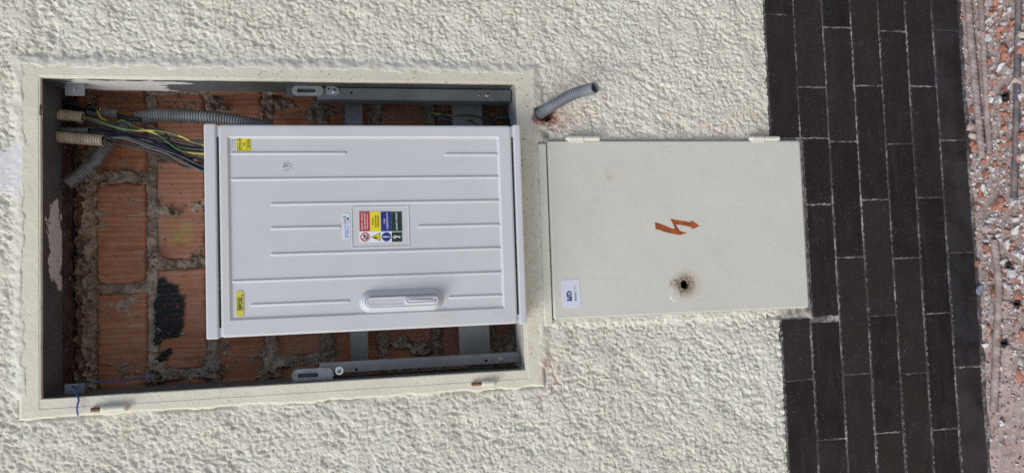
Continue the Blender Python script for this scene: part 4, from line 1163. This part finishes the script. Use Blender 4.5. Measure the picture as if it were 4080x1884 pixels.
gh += .006 * np.exp(-(Yy / .02)**2) * (.4 + perlin(X * 14, Yy * 3, 209))
near = (np.abs(X) < 1.2) & (Yy > -.6)
gh = np.where(near, gh, gh * .3)
ground = grid_mesh("ground", np.stack([X, Yy, gh], -1), np.ones((len(xs) - 1, len(ys) - 1), bool), DUST, None)
tag(ground, kind="structure")
GXS, GYS = xs.copy(), ys.copy()
def gz(x, y):
    return float(gh[min(np.searchsorted(GXS, x), len(GXS) - 1), min(np.searchsorted(GYS, y), len(GYS) - 1)])
STW = plain("white_stone_chip", (.64, .61, .585), .75, .18, 120, bump=.001, bscale=500)
STR = plain("red_brick_chip", (.40, .18, .12), .85, .3, 90, bump=.001, bscale=400)
STG = plain("pinkish_mortar_chip", (.52, .40, .35), .85, .25, 90, bump=.001, bscale=400)
STB = plain("blue_grey_chip", (.22, .24, .27), .8, .25, 90, bump=.001, bscale=400)
bm = bmesh.new(); bmesh.ops.create_icosphere(bm, subdivisions=1, radius=1)
ICV = np.array([v.co[:] for v in bm.verts]); ICF = np.array([[v.index for v in f.verts] for f in bm.faces]); bm.free()
bm = bmesh.new(); bmesh.ops.create_icosphere(bm, subdivisions=2, radius=1)
IC2V = np.array([v.co[:] for v in bm.verts]); IC2F = np.array([[v.index for v in f.verts] for f in bm.faces]); bm.free()
def rotm():
    q = rng.normal(size=4); q /= np.linalg.norm(q); w, x, y, z = q
    return np.array([[1 - 2 * (y * y + z * z), 2 * (x * y - z * w), 2 * (x * z + y * w)], [2 * (x * y + z * w), 1 - 2 * (x * x + z * z), 2 * (y * z - x * w)], [2 * (x * z - y * w), 2 * (y * z + x * w), 1 - 2 * (x * x + y * y)]])
def chipV(size, base, flat=.8):
    v = base * (1 + .28 * rng.normal(size=(len(base), 1)) * (1 if len(base) < 20 else .45))
    v = v @ rotm().T
    for _ in range(5):                       # planar breaks
        n = rng.normal(size=3); n /= np.linalg.norm(n); d = rng.uniform(.28, .62)
        t = v @ n; v = v - np.outer(np.maximum(t - d, 0), n)
    v = v @ rotm().T
    v = v * np.array([1, rng.uniform(.6, 1), flat * rng.uniform(.7, 1.2)]) * size
    a = rng.uniform(0, 6.28); ca, sa = math.cos(a), math.sin(a)
    return v @ np.array([[ca, -sa, 0], [sa, ca, 0], [0, 0, 1]]).T
# gravel too small to pick apart
AV, AF, AM = [], [], []; off = 0
for _ in range(15000):
    x = rng.uniform(-.95, 1.05); y = -abs(rng.uniform(0, .40)) - .004
    dens = float(sstep(-.62, -.15, np.array(x + .2 * nz(x * 9 + y * 20, 5)))) * .93 + .07
    if rng.random() > dens: continue
    s_ = .0014 + .0042 * rng.random()**1.8
    v = chipV(s_, ICV) + np.array([x, y, gz(x, y) + s_ * .35])
    AV.append(v); AF.append(ICF + off); off += len(v)
    wr = .52 + .3 * nz(x * 7, 12)
    u = rng.random(); AM += [0 if u < wr else (1 if u < wr + .3 else (2 if u < .96 else 3))] * len(ICF)
me = bpy.data.meshes.new("gravel"); V = np.concatenate(AV); Fa = np.concatenate(AF)
me.from_pydata(V.tolist(), [], Fa.tolist())
for m in (STW, STR, STG, STB): me.materials.append(m)
me.polygons.foreach_set("material_index", np.array(AM, np.int32))
go = bpy.data.objects.new("gravel", me); COL.objects.link(go)
tag(go, "fine crushed rubble and grit scattered over the pink ground", "gravel", kind="stuff")
# single stones
def stone(x, y, s_, m, label, group=None, flat=.8, name="stone"):
    v = chipV(s_, IC2V, flat) + np.array([x, y, gz(x, y) + s_ * .35])
    o = mk(name, v, IC2F.tolist(), m, None)
    tag(o, label, "stone", group); return o
SPEC = [(3870, 500, .017, STG, "pale pinkish stone lump touching the tiled plinth beside the paired rods"), (3987, 270, .014, STW, "rounded cream stone lying between the rods, largest pale one"), (3983, 397, .011, STW, "pale stone next to the black plastic tube piece between the rods"),
        (3941, 374, .010, STW, "thin white flake standing by the end of the second rod"), (3979, 809, .016, STR, "largest red brick fragment, below the end of the outer rod"), (3885, 590, .012, STR, "red brick fragment close to the plinth at the rods' ends"),
        (3925, 690, .012, STR, "red brick fragment just past the ends of the paired rods"), (4000, 230, .013, STR, "red brick fragment wedged beside the largest cream stone"), (3910, 765, .010, STR, "red brick fragment near the plinth above the largest brick fragment"),
        (3912, 1156, .013, STB, "blue grey scrap stuck against the lower edge of the plinth"), (3900, 1050, .013, STR, "red brick fragment leaning against the plinth near the blue grey scrap"), (4066, 1500, .015, STR, "flat red brick fragment at the picture edge beyond the single rod"),
        (3997, 1684, .011, STW, "lone white stone on the smooth pink dust"), (3985, 1295, .009, STW, "white stone chip beside the single rod and tube pieces"), (3930, 1190, .009, STW, "white chip beside the blue grey scrap")]
for sx, sy, s_, m, lb in SPEC:
    p = G(sx, sy, .004); stone(p.x, min(p.y, -.003 - s_ * .3), s_, m, lb, "bigger stones in the rubble")
GL = {STW: ("small white stone chip in the rubble", "white stone chips"), STR: ("small red brick chip in the rubble", "red brick chips"), STG: ("small pinkish mortar chip in the rubble", "pinkish mortar chips")}
cnt = 0
while cnt < 270:
    sx = rng.uniform(3850, 4090); sy = rng.uniform(-60, 1500)
    if sy > 1150 and rng.random() < .6: continue
    p = G(sx, sy, .003)
    if p.y > -.008 or (sx < 3935 and sy < 560 and rng.random() < .8): continue
    m = (STW, STR, STG)[int(rng.choice(3, p=[.42, .40, .18]))]
    s_ = .0050 + .0085 * rng.random()**1.8
    stone(p.x, p.y, s_, m, *GL[m]); cnt += 1
# reinforcing rods
k = NT("dusty_rod_steel")
c = k.mix(k.ramp(k.noise(45, 4), .35, .65), (.25, .195, .17), (.42, .335, .30))
k.col(c); k.rough(.85); k.bump(k.noise(350, 4), .0008, .7); ROD = k.m
k = NT("blue_grey_rod_steel")
c = k.mix(k.ramp(k.noise(35, 4), .35, .65), (.09, .09, .10), (.22, .17, .155))
k.col(c); k.rough(.75); k.bump(k.noise(350, 4), .0008, .7); ROD2 = k.m
def rod(pts, rad, m, label):
    P = [G(a, b, rad * .8) for a, b in pts]
    for p in P: p.z = gz(p.x, p.y) + rad * .95; p.y = min(p.y, -rad - .004)
    zz = sum(p.z for p in P) / len(P)
    for p in P: p.z = .6 * zz + .4 * p.z
    o = tube("reinforcing_rod", P, rad, m, None, 12, .0016, lambda s, a: rad * (1 + .14 * max(0, math.sin(2 * math.pi * s / .012 + 2 * a))**2))
    tag(o, label, "steel rod", "steel rods lying in the rubble")
rod([(3852, -120), (3872, 150), (3895, 380), (3917, 630)], .0078, ROD, "dusty ribbed steel rod lying closest to the tiled plinth, longer of the pair")
rod([(3900, -120), (3918, 150), (3932, 400), (3944, 612)], .0062, ROD, "dusty steel rod lying just outside the rod nearest the plinth")
rod([(4062, -120), (4056, 200), (4050, 500), (4040, 790)], .0066, ROD2, "darker steel rod farthest from the plinth at the picture's edge")
rod([(3962, 955), (3978, 1060), (3982, 1160), (3974, 1350), (3964, 1636)], .0078, ROD, "short twisted dusty rod half sunk in pink dust, alone below the tube pieces")
# bits of black plastic tube
def bit(sx, sy, ang, rad, ln_, m, label):
    p = G(sx, sy, .006); z = gz(p.x, p.y) + rad * .9
    d = Vector((math.cos(ang) * .45, -.55, .62)).normalized() * ln_ / 2 if ln_ < .02 else Vector((math.cos(ang), math.sin(ang), .1)).normalized() * ln_ / 2
    c_ = Vector((p.x, p.y, z + abs(d.z) * .6))
    o = tube("tube_piece", [c_ - d, c_, c_ + d], rad, m, None, 16, .001, inner=(rad * .55, ln_ * .7))
    tag(o, label, "tube piece", "cut pieces of plastic tube")
RUB = plain("black_plastic", (.014, .014, .016), .4, .2)
bit(4013, 389, .3, .0070, .016, RUB, "black plastic tube piece lying among the rods")
bit(4021, 1057, 2.6, .0058, .014, RUB, "black plastic tube piece nearest the upper end of the single rod")
bit(4059, 1213, .9, .0066, .016, RUB, "black plastic tube piece at the picture edge, middle of three")
bit(4003, 1371, .2, .0066, .015, RUB, "black plastic tube piece beside the middle of the single rod")
bit(4068, 488, -.5, .0035, .024, STB, "thin blue grey tube piece beside the outer rod")
